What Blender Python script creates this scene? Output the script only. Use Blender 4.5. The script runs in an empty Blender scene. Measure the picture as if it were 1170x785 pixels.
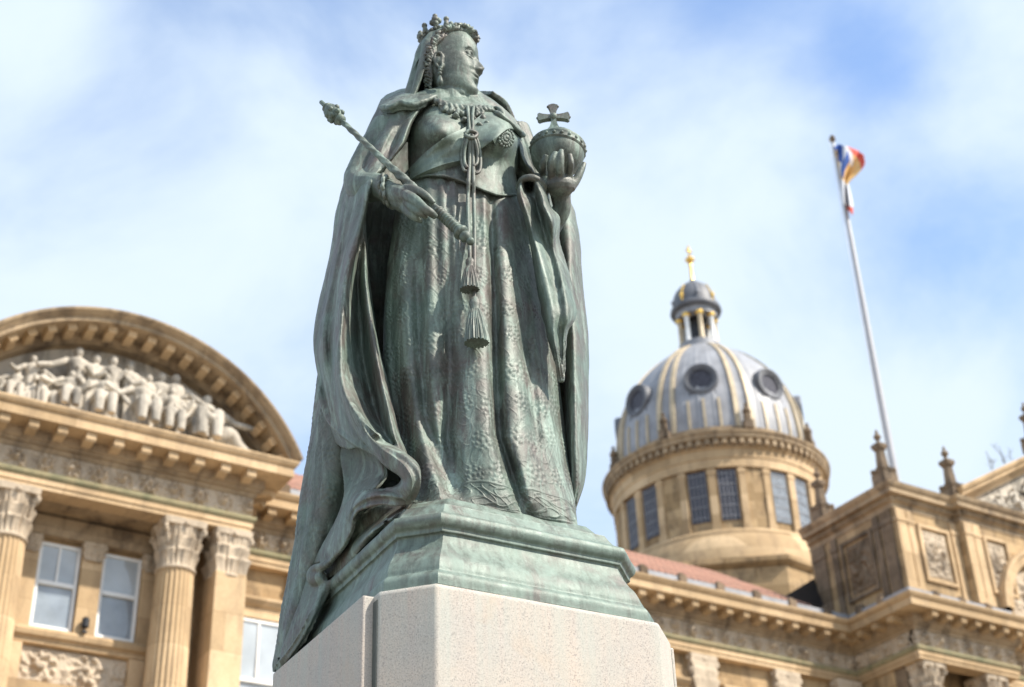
import bpy, bmesh, math, random
import numpy as np
from mathutils import Vector, Matrix

random.seed(7)
RNG = np.random.default_rng(11)
R = math.radians
scene = bpy.context.scene
COL = scene.collection

# ------------------------------------------------------------------ camera
FPX, CX, CY = 1715.7, 585.0, 392.5          # focal length in photo pixels, principal point
PITCH, ROLL, YAW = R(31.82), R(-2.18), R(32.67)
EYE = np.array([0.0, 0.0, 1.6])
_fw = np.array([math.sin(YAW) * math.cos(PITCH), math.cos(YAW) * math.cos(PITCH), math.sin(PITCH)])
_r0 = np.array([math.cos(YAW), -math.sin(YAW), 0.0])
_u0 = np.cross(_r0, _fw)
_rt = math.cos(ROLL) * _r0 + math.sin(ROLL) * _u0
_up = -math.sin(ROLL) * _r0 + math.cos(ROLL) * _u0
cam_d = bpy.data.cameras.new("camera")
cam = bpy.data.objects.new("camera", cam_d)
COL.objects.link(cam)
mw = Matrix.Identity(4)
for i in range(3):
    mw[i][0], mw[i][1], mw[i][2], mw[i][3] = _rt[i], _up[i], -_fw[i], EYE[i]
cam.matrix_world = mw
cam_d.sensor_width = 36.0
cam_d.lens = 36.0 * FPX / 1170.0
cam_d.clip_start, cam_d.clip_end = 0.1, 5000.0
cam_d.dof.use_dof = True
cam_d.dof.focus_distance = 7.25
cam_d.dof.aperture_fstop = 2.3
scene.camera = cam

HF = np.array([math.sin(YAW), math.cos(YAW)])     # horizontal forward
HR = np.array([math.cos(YAW), -math.sin(YAW)])    # horizontal right


def ray(px, py):
    return _rt * ((px - CX) / FPX) - _up * ((py - CY) / FPX) + _fw


def P(px, py, d):
    """point at horizontal distance d (m) in front of the photographer, seen at the given pixel"""
    v = ray(px, py)
    return EYE + v * (d / (v[0] * HF[0] + v[1] * HF[1]))


def PA(px, py, d):
    """vectorised P"""
    px, py, d = np.broadcast_arrays(np.asarray(px, float), np.asarray(py, float), np.asarray(d, float))
    v = ((px - CX) / FPX)[..., None] * _rt - ((py - CY) / FPX)[..., None] * _up + _fw
    return EYE + v * (d / (v[..., 0] * HF[0] + v[..., 1] * HF[1]))[..., None]


# ------------------------------------------------------------------ sky and sun
SUN_AZ, SUN_EL = R(143), R(46)
world = bpy.data.worlds.new("World")
scene.world = world
world.use_nodes = True
wt = world.node_tree
wt.nodes.clear()


def wn(kind, **kw):
    n = wt.nodes.new(kind)
    for k, v in kw.items():
        setattr(n, k, v)
    return n


w_out = wn("ShaderNodeOutputWorld")
w_sky = wn("ShaderNodeTexSky", sky_type="NISHITA", sun_disc=False)
w_sky.sun_elevation, w_sky.sun_rotation = SUN_EL, SUN_AZ
w_sky.air_density, w_sky.dust_density, w_sky.ozone_density = 1.0, 0.6, 2.0
w_bg = wn("ShaderNodeBackground")
w_bg.inputs["Strength"].default_value = 0.15
wt.links.new(w_sky.outputs[0], w_bg.inputs["Color"])
w_tc = wn("ShaderNodeTexCoord")
w_map = wn("ShaderNodeMapping")
w_map.inputs["Scale"].default_value = (1.0, 1.0, 1.5)
w_map.inputs["Location"].default_value = (3.1, 1.7, 0.4)
wt.links.new(w_tc.outputs["Generated"], w_map.inputs["Vector"])
w_n1 = wn("ShaderNodeTexNoise")
w_n1.inputs["Scale"].default_value = 4.4
w_n1.inputs["Detail"].default_value = 9.0
w_n1.inputs["Roughness"].default_value = 0.56
w_n1.inputs["Distortion"].default_value = 0.25
wt.links.new(w_map.outputs[0], w_n1.inputs["Vector"])


def wmath(op, a, b=None, clamp=False):
    n = wn("ShaderNodeMath", operation=op, use_clamp=clamp)
    for i, s in enumerate((a, b)):
        if s is None:
            continue
        if isinstance(s, (int, float)):
            n.inputs[i].default_value = s
        else:
            wt.links.new(s, n.inputs[i])
    return n.outputs[0]


cloud = w_n1.outputs["Fac"]
# openings and banks in the cloud deck, each a soft patch round one direction of the sky
for px, py, width, amt in ((120, -40, 0.12, -0.14), (1005, 85, 0.035, -0.24), (985, 60, 0.07, -0.10), (1140, 235, 0.045, -0.24),
                           (1100, 370, 0.05, -0.24), (950, 320, 0.04, -0.10), (170, 220, 0.12, 0.10), (330, 160, 0.06, 0.05),
                           (860, 170, 0.07, 0.12), (1120, 460, 0.05, 0.16), (700, 30, 0.09, -0.02), (820, 20, 0.06, -0.06),
                           (1120, 130, 0.035, 0.13), (420, 0, 0.1, -0.10), (250, 20, 0.08, -0.06), (30, 25, 0.035, 0.10), (880, 480, 0.07, 0.14), (700, 400, 0.08, 0.10)):
    v = ray(px, py)
    v = v / np.linalg.norm(v)
    dp = wn("ShaderNodeVectorMath", operation="DOT_PRODUCT")
    dp.inputs[1].default_value = tuple(v)
    nrm = wn("ShaderNodeVectorMath", operation="NORMALIZE")
    wt.links.new(w_tc.outputs["Generated"], nrm.inputs[0])
    wt.links.new(nrm.outputs[0], dp.inputs[0])
    om = wmath("SUBTRACT", 1.0, dp.outputs["Value"])
    fall = wmath("DIVIDE", om, -(width * width))
    g = wmath("POWER", math.e, fall)
    cloud = wmath("ADD", cloud, wmath("MULTIPLY", g, amt))
w_ramp = wn("ShaderNodeValToRGB")
w_ramp.color_ramp.interpolation = "EASE"
w_ramp.color_ramp.elements[0].position, w_ramp.color_ramp.elements[0].color = 0.12, (0.0, 0.0, 0.0, 1)
w_ramp.color_ramp.elements[1].position, w_ramp.color_ramp.elements[1].color = 0.70, (1, 1, 1, 1)
wt.links.new(cloud, w_ramp.inputs["Fac"])
w_cl = wn("ShaderNodeBackground")
w_cl.inputs["Color"].default_value = (0.75, 0.87, 1.0, 1)
w_cl.inputs["Strength"].default_value = 0.525
w_mix = wn("ShaderNodeMixShader")
wt.links.new(w_ramp.outputs["Color"], w_mix.inputs["Fac"])
wt.links.new(w_bg.outputs[0], w_mix.inputs[1])
wt.links.new(w_cl.outputs[0], w_mix.inputs[2])
wt.links.new(w_mix.outputs[0], w_out.inputs["Surface"])

sun_d = bpy.data.lights.new("sun", "SUN")
sun_d.energy, sun_d.angle, sun_d.color = 3.3, R(1.5), (1.0, 0.93, 0.82)
sun = bpy.data.objects.new("sun", sun_d)
COL.objects.link(sun)
_sd = Vector((math.sin(SUN_AZ) * math.cos(SUN_EL), math.cos(SUN_AZ) * math.cos(SUN_EL), math.sin(SUN_EL)))
sun.rotation_euler = _sd.to_track_quat("Z", "Y").to_euler()

scene.view_settings.view_transform = "Standard"
scene.view_settings.look = "None"
scene.view_settings.exposure = 1.1
scene.view_settings.gamma = 1.0
scene.render.engine = "CYCLES"
scene.cycles.max_bounces = 6
scene.cycles.use_denoising = True


# ------------------------------------------------------------------ helpers
def tag(o, label=None, cat=None, group=None, kind=None):
    if label: o["label"] = label
    if cat: o["category"] = cat
    if group: o["group"] = group
    if kind: o["kind"] = kind
    return o


def empty(name, loc, label=None, cat=None):
    o = bpy.data.objects.new(name, None)
    COL.objects.link(o)
    o.location = loc
    o.empty_display_size = 0.2
    return tag(o, label, cat)


class MB:
    """collects geometry that becomes ONE mesh object"""

    def __init__(s):
        s.v, s.f, s.n = [], [], 0

    def add(s, verts, faces):
        verts = np.asarray(verts, float).reshape(-1, 3)
        s.v.append(verts)
        s.f.extend([tuple(i + s.n for i in f) for f in faces])
        s.n += len(verts)

    def box(s, x0, x1, y0, y1, z0, z1):
        s.add([(x0, y0, z0), (x1, y0, z0), (x1, y1, z0), (x0, y1, z0), (x0, y0, z1), (x1, y0, z1), (x1, y1, z1), (x0, y1, z1)],
              [(0, 3, 2, 1), (4, 5, 6, 7), (0, 1, 5, 4), (1, 2, 6, 5), (2, 3, 7, 6), (3, 0, 4, 7)])

    def obox(s, c, ax, ay, az, hx, hy, hz):
        c, ax, ay, az = [np.asarray(q, float) for q in (c, ax, ay, az)]
        pts = [c + ax * hx * i + ay * hy * j + az * hz * k for k in (-1, 1) for (i, j) in ((-1, -1), (1, -1), (1, 1), (-1, 1))]
        s.add(pts, [(0, 3, 2, 1), (4, 5, 6, 7), (0, 1, 5, 4), (1, 2, 6, 5), (2, 3, 7, 6), (3, 0, 4, 7)])

    def grid(s, pts, closed_u=False, closed_v=False):
        """pts [nv, nu, 3]"""
        pts = np.asarray(pts, float)
        nv, nu = pts.shape[:2]
        base = s.n
        s.v.append(pts.reshape(-1, 3))
        s.n += nv * nu
        a = np.arange(nv * nu).reshape(nv, nu) + base
        if closed_u: a = np.concatenate([a, a[:, :1]], 1)
        if closed_v: a = np.concatenate([a, a[:1]], 0)
        q = np.stack([a[:-1, :-1], a[:-1, 1:], a[1:, 1:], a[1:, :-1]], -1).reshape(-1, 4)
        s.f.extend(map(tuple, q.tolist()))

    def cap(s, ring):
        ring = np.asarray(ring, float)
        s.add(ring, [tuple(range(len(ring)))])

    def lathe(s, prof, c=(0, 0, 0), n=24, a0=0.0, a1=2 * math.pi, scale=(1, 1)):
        prof = np.asarray(prof, float)
        full = abs(a1 - a0 - 2 * math.pi) < 1e-6
        t = np.linspace(a0, a1, n, endpoint=not full)
        pts = np.stack([c[0] + prof[:, 0, None] * np.cos(t) * scale[0], c[1] + prof[:, 0, None] * np.sin(t) * scale[1],
                        c[2] + prof[:, 1, None] + 0 * t], -1)
        s.grid(pts, closed_u=full)

    def tube(s, path, rad, n=8, caps=True):
        path = np.asarray(path, float)
        rad = np.broadcast_to(np.asarray(rad, float), (len(path),))
        tan = np.gradient(path, axis=0)
        tan /= np.linalg.norm(tan, axis=1)[:, None] + 1e-9
        up = np.array([0.0, 0, 1]) if abs(tan[0][2]) < 0.9 else np.array([1.0, 0, 0])
        rings = []
        nrm = np.cross(tan[0], up); nrm /= np.linalg.norm(nrm)
        for i in range(len(path)):
            nrm = nrm - tan[i] * (nrm @ tan[i]); nrm /= np.linalg.norm(nrm)
            b = np.cross(tan[i], nrm)
            t = np.linspace(0, 2 * math.pi, n, endpoint=False)
            rings.append(path[i] + rad[i] * (np.cos(t)[:, None] * nrm + np.sin(t)[:, None] * b))
        s.grid(rings, closed_u=True)
        if caps:
            s.cap(rings[0][::-1]); s.cap(rings[-1])

    def ball(s, c, r, n=12, m=8):
        r = np.broadcast_to(np.asarray(r, float), (3,))
        t = np.linspace(0, 2 * math.pi, n, endpoint=False)
        p = np.linspace(0.02, math.pi - 0.02, m)
        pts = np.stack([c[0] + r[0] * np.sin(p)[:, None] * np.cos(t), c[1] + r[1] * np.sin(p)[:, None] * np.sin(t),
                        c[2] + r[2] * np.cos(p)[:, None] + 0 * t], -1)
        s.grid(pts, closed_u=True)

    def sweep(s, path, prof, ends=True, closed=False):
        """profile [(outward offset, z)] along a plan polyline; outward is the right-hand side"""
        path = np.asarray(path, float)
        n = len(path)
        offs = []
        for i in range(n):
            d0 = path[i] - path[i - 1] if (i > 0 or closed) else path[1] - path[0]
            d1 = path[(i + 1) % n] - path[i] if (i < n - 1 or closed) else d0
            d0 = d0 / np.linalg.norm(d0); d1 = d1 / np.linalg.norm(d1)
            n0 = np.array([d0[1], -d0[0]]); n1 = np.array([d1[1], -d1[0]])
            m = n0 + n1; m /= np.linalg.norm(m)
            offs.append(m / max(0.2, m @ n0))
        rings = [[(path[i][0] + offs[i][0] * o, path[i][1] + offs[i][1] * o, z) for (o, z) in prof] for i in range(n)]
        s.grid(np.asarray(rings).transpose(1, 0, 2), closed_u=closed)
        if ends and not closed:
            s.cap(rings[0]); s.cap(rings[-1][::-1])

    def build(s, name, mat, parent=None, smooth=False, angle=None, recalc=True):
        me = bpy.data.meshes.new(name)
        v = np.concatenate(s.v) if s.v else np.zeros((0, 3))
        me.from_pydata(v.tolist(), [], s.f)
        me.update()
        if recalc:
            bm = bmesh.new(); bm.from_mesh(me)
            bmesh.ops.remove_doubles(bm, verts=bm.verts, dist=1e-5)
            bmesh.ops.recalc_face_normals(bm, faces=bm.faces)
            bm.to_mesh(me); bm.free()
        o = bpy.data.objects.new(name, me)
        COL.objects.link(o)
        me.materials.append(mat)
        if smooth:
            me.polygons.foreach_set("use_smooth", [True] * len(me.polygons))
            if angle is not None:
                me.set_sharp_from_angle(angle=R(angle))
        if parent is not None:
            o.parent = parent
            o.location = -parent_world(parent)
        return o


def parent_world(p):
    v = Vector((0, 0, 0))
    while p is not None:
        v += p.location
        p = p.parent
    return v


def copy_tree(o, parent, shift, is_root=True):
    """copy a part with its sub-parts"""
    c = o.copy()
    COL.objects.link(c)
    c.parent = parent
    if is_root: c.location = o.location + Vector(shift)
    for ch in list(o.children):
        copy_tree(ch, c, shift, False)
    return c


# value noise for geometry
_perm = RNG.random((256, 256))


def vnoise(x, y, oct=4, gain=0.5):
    x = np.asarray(x, float); y = np.asarray(y, float)
    out = 0; amp = 1.0; tot = 0
    for o in range(oct):
        xi, yi = np.floor(x).astype(int), np.floor(y).astype(int)
        fx, fy = x - xi, y - yi
        fx = fx * fx * (3 - 2 * fx); fy = fy * fy * (3 - 2 * fy)
        g = lambda a, b: _perm[(a + o * 37) % 256, (b + o * 91) % 256]
        v = (g(xi, yi) * (1 - fx) + g(xi + 1, yi) * fx) * (1 - fy) + (g(xi, yi + 1) * (1 - fx) + g(xi + 1, yi + 1) * fx) * fy
        out = out + amp * v; tot += amp
        amp *= gain; x = x * 2.03 + 5.1; y = y * 2.03 + 3.7
    return out / tot


def catmull(ctrl, n, closed=False):
    """interpolate control array [k, ...] to n samples (centripetal-ish uniform Catmull-Rom)"""
    c = np.asarray(ctrl, float)
    k = len(c)
    if closed:
        t = np.linspace(0, k, n, endpoint=False)
        i = np.floor(t).astype(int); f = t - i
        p0, p1, p2, p3 = c[(i - 1) % k], c[i % k], c[(i + 1) % k], c[(i + 2) % k]
    else:
        t = np.linspace(0, k - 1, n)
        i = np.clip(np.floor(t).astype(int), 0, k - 2); f = t - i
        ext = np.concatenate([[2 * c[0] - c[1]], c, [2 * c[-1] - c[-2]]])
        p0, p1, p2, p3 = ext[i], ext[i + 1], ext[i + 2], ext[i + 3]
    f = f.reshape((-1,) + (1,) * (c.ndim - 1))
    return 0.5 * (2 * p1 + (p2 - p0) * f + (2 * p0 - 5 * p1 + 4 * p2 - p3) * f ** 2 + (3 * p1 - p0 - 3 * p2 + p3) * f ** 3)


# ------------------------------------------------------------------ materials
class NT:
    def __init__(s, name):
        s.m = bpy.data.materials.new(name)
        s.m.use_nodes = True
        s.t = s.m.node_tree
        s.b = s.t.nodes["Principled BSDF"]
        s.tc = s.n("ShaderNodeTexCoord")

    def n(s, kind, **kw):
        x = s.t.nodes.new(kind)
        for k, v in kw.items(): setattr(x, k, v)
        return x

    def l(s, a, b): s.t.links.new(a, b)

    def vec(s, scale=(1, 1, 1), rot=(0, 0, 0), src="Object"):
        mp = s.n("ShaderNodeMapping")
        mp.inputs["Scale"].default_value = scale
        mp.inputs["Rotation"].default_value = rot
        s.l(s.tc.outputs[src], mp.inputs["Vector"])
        return mp.outputs[0]

    def noise(s, scale, detail=4, rough=0.55, dist=0.0, v=None):
        x = s.n("ShaderNodeTexNoise")
        x.inputs["Scale"].default_value = scale
        x.inputs["Detail"].default_value = detail
        x.inputs["Roughness"].default_value = rough
        x.inputs["Distortion"].default_value = dist
        s.l(v if v is not None else s.tc.outputs["Object"], x.inputs["Vector"])
        return x.outputs["Fac"]

    def ramp(s, fac, stops, interp="LINEAR"):
        x = s.n("ShaderNodeValToRGB")
        cr = x.color_ramp
        cr.interpolation = interp
        while len(cr.elements) < len(stops): cr.elements.new(0.5)
        for e, (p, c) in zip(cr.elements, stops):
            e.position = p
            e.color = (c, c, c, 1) if isinstance(c, (int, float)) else (*c, 1)
        s.l(fac, x.inputs["Fac"])
        return x.outputs["Color"]

    def mix(s, fac, a, b, mode="MIX"):
        x = s.n("ShaderNodeMix", data_type="RGBA", blend_type=mode)
        ins = [i for i in x.inputs if i.enabled]
        for sock, val in zip(ins, (fac, a, b)):
            if isinstance(val, (int, float)): sock.default_value = val
            elif isinstance(val, tuple): sock.default_value = (*val, 1)
            else: s.l(val, sock)
        return [o for o in x.outputs if o.enabled][0]

    def bump(s, h, strength=0.4, dist=0.02, prev=None):
        x = s.n("ShaderNodeBump")
        x.inputs["Strength"].default_value = strength
        x.inputs["Distance"].default_value = dist
        s.l(h, x.inputs["Height"])
        if prev is not None: s.l(prev, x.inputs["Normal"])
        return x.outputs[0]

    def done(s, color, rough=0.7, normal=None, metal=0.0, spec=0.5):
        for nm, val in (("Base Color", color), ("Roughness", rough), ("Metallic", metal), ("Specular IOR Level", spec)):
            if isinstance(val, (int, float)): s.b.inputs[nm].default_value = val
            elif isinstance(val, tuple): s.b.inputs[nm].default_value = (*val, 1)
            else: s.l(val, s.b.inputs[nm])
        if normal is not None: s.l(normal, s.b.inputs["Normal"])
        return s.m


def stone(name, a, b, grime, gr_amt=0.5, block=None, bump=0.5, soot=None):
    t = NT(name)
    n1 = t.noise(0.9, 6, 0.6, 0.3)
    c = t.mix(t.ramp(n1, [(0.3, 0.0), (0.7, 1.0)]), a, b)
    n2 = t.noise(2.1, 9, 0.68, 0.6, t.vec((1, 1, 0.40)))
    g = t.ramp(n2, [(0.46, 0.0), (0.66, gr_amt)])
    c = t.mix(g, c, grime)
    fine = t.noise(26, 5, 0.7)
    c = t.mix(0.35, c, t.ramp(fine, [(0.3, (0.25, 0.22, 0.18)), (0.7, (0.75, 0.72, 0.68))]), "SOFT_LIGHT")
    nr = t.bump(fine, bump, 0.02)
    if block:
        br = t.n("ShaderNodeTexBrick")
        br.inputs["Scale"].default_value = 1.0
        br.inputs["Brick Width"].default_value, br.inputs["Row Height"].default_value = block
        br.inputs["Mortar Size"].default_value = 0.006
        br.inputs["Mortar Smooth"].default_value = 0.3
        br.inputs["Color1"].default_value = (1, 1, 1, 1)
        br.inputs["Color2"].default_value = (0.62, 0.59, 0.54, 1)
        br.inputs["Mortar"].default_value = (0.45, 0.4, 0.34, 1)
        sx = t.n("ShaderNodeSeparateXYZ"); t.l(t.tc.outputs["Object"], sx.inputs[0])
        ad = t.n("ShaderNodeMath", operation="ADD"); t.l(sx.outputs[0], ad.inputs[0]); t.l(sx.outputs[1], ad.inputs[1])
        cb = t.n("ShaderNodeCombineXYZ"); t.l(ad.outputs[0], cb.inputs[0]); t.l(sx.outputs[2], cb.inputs[1])
        t.l(cb.outputs[0], br.inputs["Vector"])
        c = t.mix(0.9, c, br.outputs["Color"], "MULTIPLY")
        c = t.mix(1.0, c, (1.12, 1.12, 1.12), "MULTIPLY")
    return t.done(c, 0.85, nr, spec=0.25)


def plain(name, color, rough=0.6, metal=0.0, var=0.15, scale=6.0, spec=0.5):
    t = NT(name)
    n = t.noise(scale, 5, 0.6)
    dark = tuple(q * (1 - var) for q in color); lite = tuple(min(1, q * (1 + var)) for q in color)
    return t.done(t.ramp(n, [(0.3, dark), (0.7, lite)]), rough, None, metal, spec)


M = {}
M["stone"] = stone("sandstone", (0.49, 0.355, 0.205), (0.38, 0.265, 0.15), (0.12, 0.088, 0.06), 0.72, (1.1, 0.42))
M["stone_smooth"] = stone("sandstone_clean", (0.62, 0.46, 0.29), (0.52, 0.375, 0.225), (0.22, 0.16, 0.11), 0.40, (1.6, 0.9))
M["stone_moulded"] = stone("sandstone_moulding", (0.46, 0.35, 0.23), (0.31, 0.225, 0.14), (0.10, 0.075, 0.055), 0.8)  # brown of the mouldings, darkened further to deepen the shade under cornices
M["stone_carved"] = stone("sandstone_carving", (0.60, 0.50, 0.385), (0.46, 0.375, 0.28), (0.13, 0.10, 0.075), 0.6)
M["stone_dark"] = stone("sandstone_soot_shade", (0.26, 0.195, 0.135), (0.15, 0.11, 0.075), (0.05, 0.042, 0.036), 0.8, (1.1, 0.42))  # sooty pinnacles and blocks; also shade painted on the pavilion's side face
M["figure_stone"] = stone("pale_figure_stone", (0.60, 0.54, 0.455), (0.46, 0.42, 0.36), (0.12, 0.112, 0.10), 0.85)
M["moss"] = stone("mossy_stone", (0.26, 0.25, 0.15), (0.34, 0.27, 0.16), (0.10, 0.12, 0.07), 0.7)
M["lead"] = plain("weathered_lead", (0.27, 0.275, 0.295), 0.5, 0.0, 0.22, 1.5)
M["lead_dark"] = plain("dark_lead", (0.11, 0.115, 0.13), 0.55, 0.0, 0.3, 1.5)
M["gold"] = plain("gilding", (0.85, 0.55, 0.14), 0.35, 0.7, 0.15, 2.0)
M["pale_gilt"] = plain("faded_gilding", (0.50, 0.405, 0.27), 0.5, 0.1, 0.2, 2.0)
M["white_paint"] = plain("white_paint", (0.78, 0.78, 0.76), 0.45, 0.0, 0.06, 2.0)
M["glass"] = plain("window_glass", (0.40, 0.44, 0.47), 0.06, 0.0, 0.25, 0.5, 0.9)
M["glass_b"] = plain("window_glass_dim", (0.27, 0.31, 0.35), 0.05, 0.0, 0.35, 0.8, 0.9)
M["glass_c"] = plain("window_glass_pale", (0.52, 0.55, 0.56), 0.08, 0.0, 0.2, 0.6, 0.9)
M["glass_mid"] = plain("sky_tinted_leaded_glass", (0.24, 0.27, 0.30), 0.15, 0.0, 0.4, 6.0, 0.8)  # reflected sky put into the glass colour as a paler tint
M["glass_dark"] = plain("leaded_glass", (0.05, 0.048, 0.062), 0.35, 0.0, 0.5, 8.0, 0.35)
M["black"] = plain("black_metal", (0.02, 0.02, 0.022), 0.4)
M["pole"] = plain("grey_painted_pole", (0.42, 0.42, 0.44), 0.4, 0.0, 0.05, 1.0)


def tile_mat():
    t = NT("red_clay_tile")
    w = t.n("ShaderNodeTexBrick")
    w.inputs["Scale"].default_value = 1.0
    w.inputs["Brick Width"].default_value, w.inputs["Row Height"].default_value = 0.24, 0.16
    w.inputs["Mortar Size"].default_value = 0.012
    w.inputs["Color1"].default_value = (0.38, 0.20, 0.14, 1)
    w.inputs["Color2"].default_value = (0.30, 0.16, 0.115, 1)
    w.inputs["Mortar"].default_value = (0.12, 0.06, 0.045, 1)
    t.l(t.vec((1, 1, 1)), w.inputs["Vector"])
    n = t.noise(2.5, 6, 0.6)
    c = t.mix(t.ramp(n, [(0.5, 0.0), (0.75, 0.55)]), w.outputs["Color"], (0.26, 0.20, 0.15))
    return t.done(c, 0.85, t.bump(w.outputs["Fac"], 0.5, 0.02), spec=0.2)


M["tile"] = tile_mat()


def paving_mat():
    t = NT("paving")
    w = t.n("ShaderNodeTexBrick")
    w.inputs["Scale"].default_value = 1.0
    w.inputs["Brick Width"].default_value, w.inputs["Row Height"].default_value = 0.9, 0.6
    w.inputs["Mortar Size"].default_value = 0.008
    w.inputs["Color1"].default_value = (0.27, 0.235, 0.19, 1)
    w.inputs["Color2"].default_value = (0.23, 0.20, 0.165, 1)
    w.inputs["Mortar"].default_value = (0.14, 0.12, 0.1, 1)
    t.l(t.tc.outputs["Object"], w.inputs["Vector"])
    return t.done(w.outputs["Color"], 0.8, spec=0.3)


g = MB(); g.add([(-900, -900, 0), (900, -900, 0), (900, 900, 0), (-900, 900, 0)], [(0, 1, 2, 3)])
tag(g.build("ground", paving_mat()), kind="structure")
# =================================================================== COUNCIL BUILDING
hall = empty("council_building", (20, 32, 0),
             "honey sandstone council building with carved arched gable, red tiled roof and corner pavilion", "building")

ENT = [(3.7, 31.75), (3.7, 30.1), (11.92, 30.1), (11.92, 31.75), (32.3, 31.75), (32.3, 29.15), (36.45, 29.15), (36.45, 29.75), (44, 29.75)]


def ent(prof, name, mat, path=ENT):
    b = MB(); b.sweep(path, prof)
    return b.build(name, mat, hall)


# architrave, its mossy fillet, bed mould, cornice
ent([(-0.5, 16.42), (0.0, 16.42), (0.0, 16.53), (0.03, 16.53), (0.03, 16.66), (-0.5, 16.66)], "architrave", M["stone_smooth"])
ent([(-0.5, 16.662), (0.05, 16.662), (0.09, 16.72), (0.09, 16.80), (-0.5, 16.82)], "moulding", M["moss"])
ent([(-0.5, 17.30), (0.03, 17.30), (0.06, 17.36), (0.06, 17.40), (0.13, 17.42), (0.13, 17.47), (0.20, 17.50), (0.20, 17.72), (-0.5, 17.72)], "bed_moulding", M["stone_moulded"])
cor = ent([(-0.5, 17.722), (0.70, 17.722), (0.70, 17.95), (0.75, 17.97), (0.80, 18.06), (0.80, 18.10), (0.55, 18.17), (-0.5, 18.20)], "cornice", M["stone_smooth"])


def mod_block(b, c, ax, out, w=0.11, length=0.42, h=0.105):
    """scroll bracket under a cornice: a bevelled block with a rolled front"""
    up = np.cross(ax, out); up = up if up[2] > -0.5 else -up
    c = np.asarray(c, float); ax = np.asarray(ax, float); out = np.asarray(out, float)
    prof = [(0, h), (length, h), (length, -0.5 * h), (length * 0.9, -h * 0.95), (length * 0.66, -h * 0.3), (length * 0.3, -h * 0.7), (0, -h * 0.8)]
    ring = lambda s: [c + ax * s + out * o + up * z for o, z in prof]
    a, d = ring(-w), ring(w)
    n = len(prof)
    b.add(a + d, [tuple(range(n)), tuple(range(2 * n - 1, n - 1, -1))] + [(i, (i + 1) % n, n + (i + 1) % n, n + i) for i in range(n)])


for (p, q) in zip(ENT[:-1], ENT[1:]):
    p = np.array([*p, 0.0]); q = np.array([*q, 0.0])
    L = np.linalg.norm(q - p); d = (q - p) / L; out = np.array([d[1], -d[0], 0])
    n = max(1, round(L / 0.61))
    for i in range(n):
        c = p + d * (L * (i + 0.5) / n) + out * 0.2 + np.array([0, 0, 17.61])
        mb = MB(); mod_block(mb, c, d, out)
        mb.build("bracket", M["stone_smooth"], hall)

# frieze: foliage scrolls carved in relief
def carved(name, o, ux, uz, w, h, depth, mat, n=90, seed=0.0, style="scroll", parent=hall):
    """relief panel, o = lower corner, ux = along, uz = up, out = ux x uz; scrolls and leaves stand out of it"""
    o, ux, uz = [np.asarray(q, float) for q in (o, ux, uz)]
    out = np.cross(ux, uz)
    nu = max(8, int(w * n)); nv = max(8, int(h * n))
    u = np.linspace(0, w, nu); v = np.linspace(0, h, nv)
    U, V = np.meshgrid(u, v)
    if style == "scroll":
        per = h * 1.25
        k = np.floor(U / per); cu = (k + 0.5) * per; sgn = np.where(k % 2 == 0, 1, -1)
        du, dv = U - cu, V - h / 2
        r = np.hypot(du, dv) / (h * 0.5); th = np.arctan2(dv * sgn, du)
        spiral = np.cos(th * 1 + r * 7.5 + seed)
        leaf = np.cos(th * 9 + 4 * r) * np.clip(1.1 - abs(r - 0.75) * 2.5, 0, 1)
        hgt = np.clip(spiral, 0, 1) ** 0.6 * np.clip(1.25 - r, 0, 1) + 0.35 * leaf + 0.9 * np.exp(-(r / 0.25) ** 2)
        hgt = hgt + 1.1 * (vnoise(U * 6 + seed * 3, V * 6, 3) - 0.45)
    elif style == "rose":
        du, dv = (U - w / 2) / (w / 2), (V - h / 2) / (h / 2)
        r = np.hypot(du, dv); th = np.arctan2(dv, du)
        hgt = (0.5 + 0.5 * np.cos(th * 6 + r * 9)) * np.exp(-((r - 0.5) / 0.35) ** 2) + np.exp(-(r / 0.2) ** 2) + 1.2 * (vnoise(U * 10 + seed, V * 10, 3) - 0.4)
    else:
        hgt = 1.6 * (vnoise(U * 7 + seed, V * 7, 4) - 0.3)
    edge = np.minimum.reduce([U, w - U, V, h - V])
    hgt = np.clip(hgt, 0, 1.4) * np.clip(edge / 0.05, 0, 1)
    pts = o + U[..., None] * ux + V[..., None] * uz + (hgt * depth)[..., None] * out
    b = MB(); b.grid(pts)
    return b.build(name, mat, parent, recalc=False)


def frieze(x0, y0, x1, y1, seed):
    d = np.array([x1 - x0, y1 - y0, 0.0]); L = np.hypot(*d[:2]); d /= L
    out = np.cross(d, [0, 0, 1.0])
    b = MB()
    b.obox(np.array([(x0 + x1) / 2, (y0 + y1) / 2, 17.06]) - out * 0.2, d, out, np.array([0, 0, 1.0]), L / 2, 0.19, 0.242)
    f = b.build("frieze", M["stone_carved"], hall)
    pn = carved("scrollwork", np.array([x0, y0, 16.82]), d, (0, 0, 1), L, 0.48, 0.15, M["stone_carved"], 60, seed, parent=f)
    return f


frieze(3.7, 30.1, 11.92, 30.1, 0.3)
frieze(11.92, 31.75, 32.3, 31.75, 1.2)
frieze(32.3, 31.75, 32.3, 29.15, 2.0)
frieze(32.3, 29.15, 36.45, 29.15, 2.7)
frieze(36.45, 29.75, 44, 29.75, 0.9)

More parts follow.
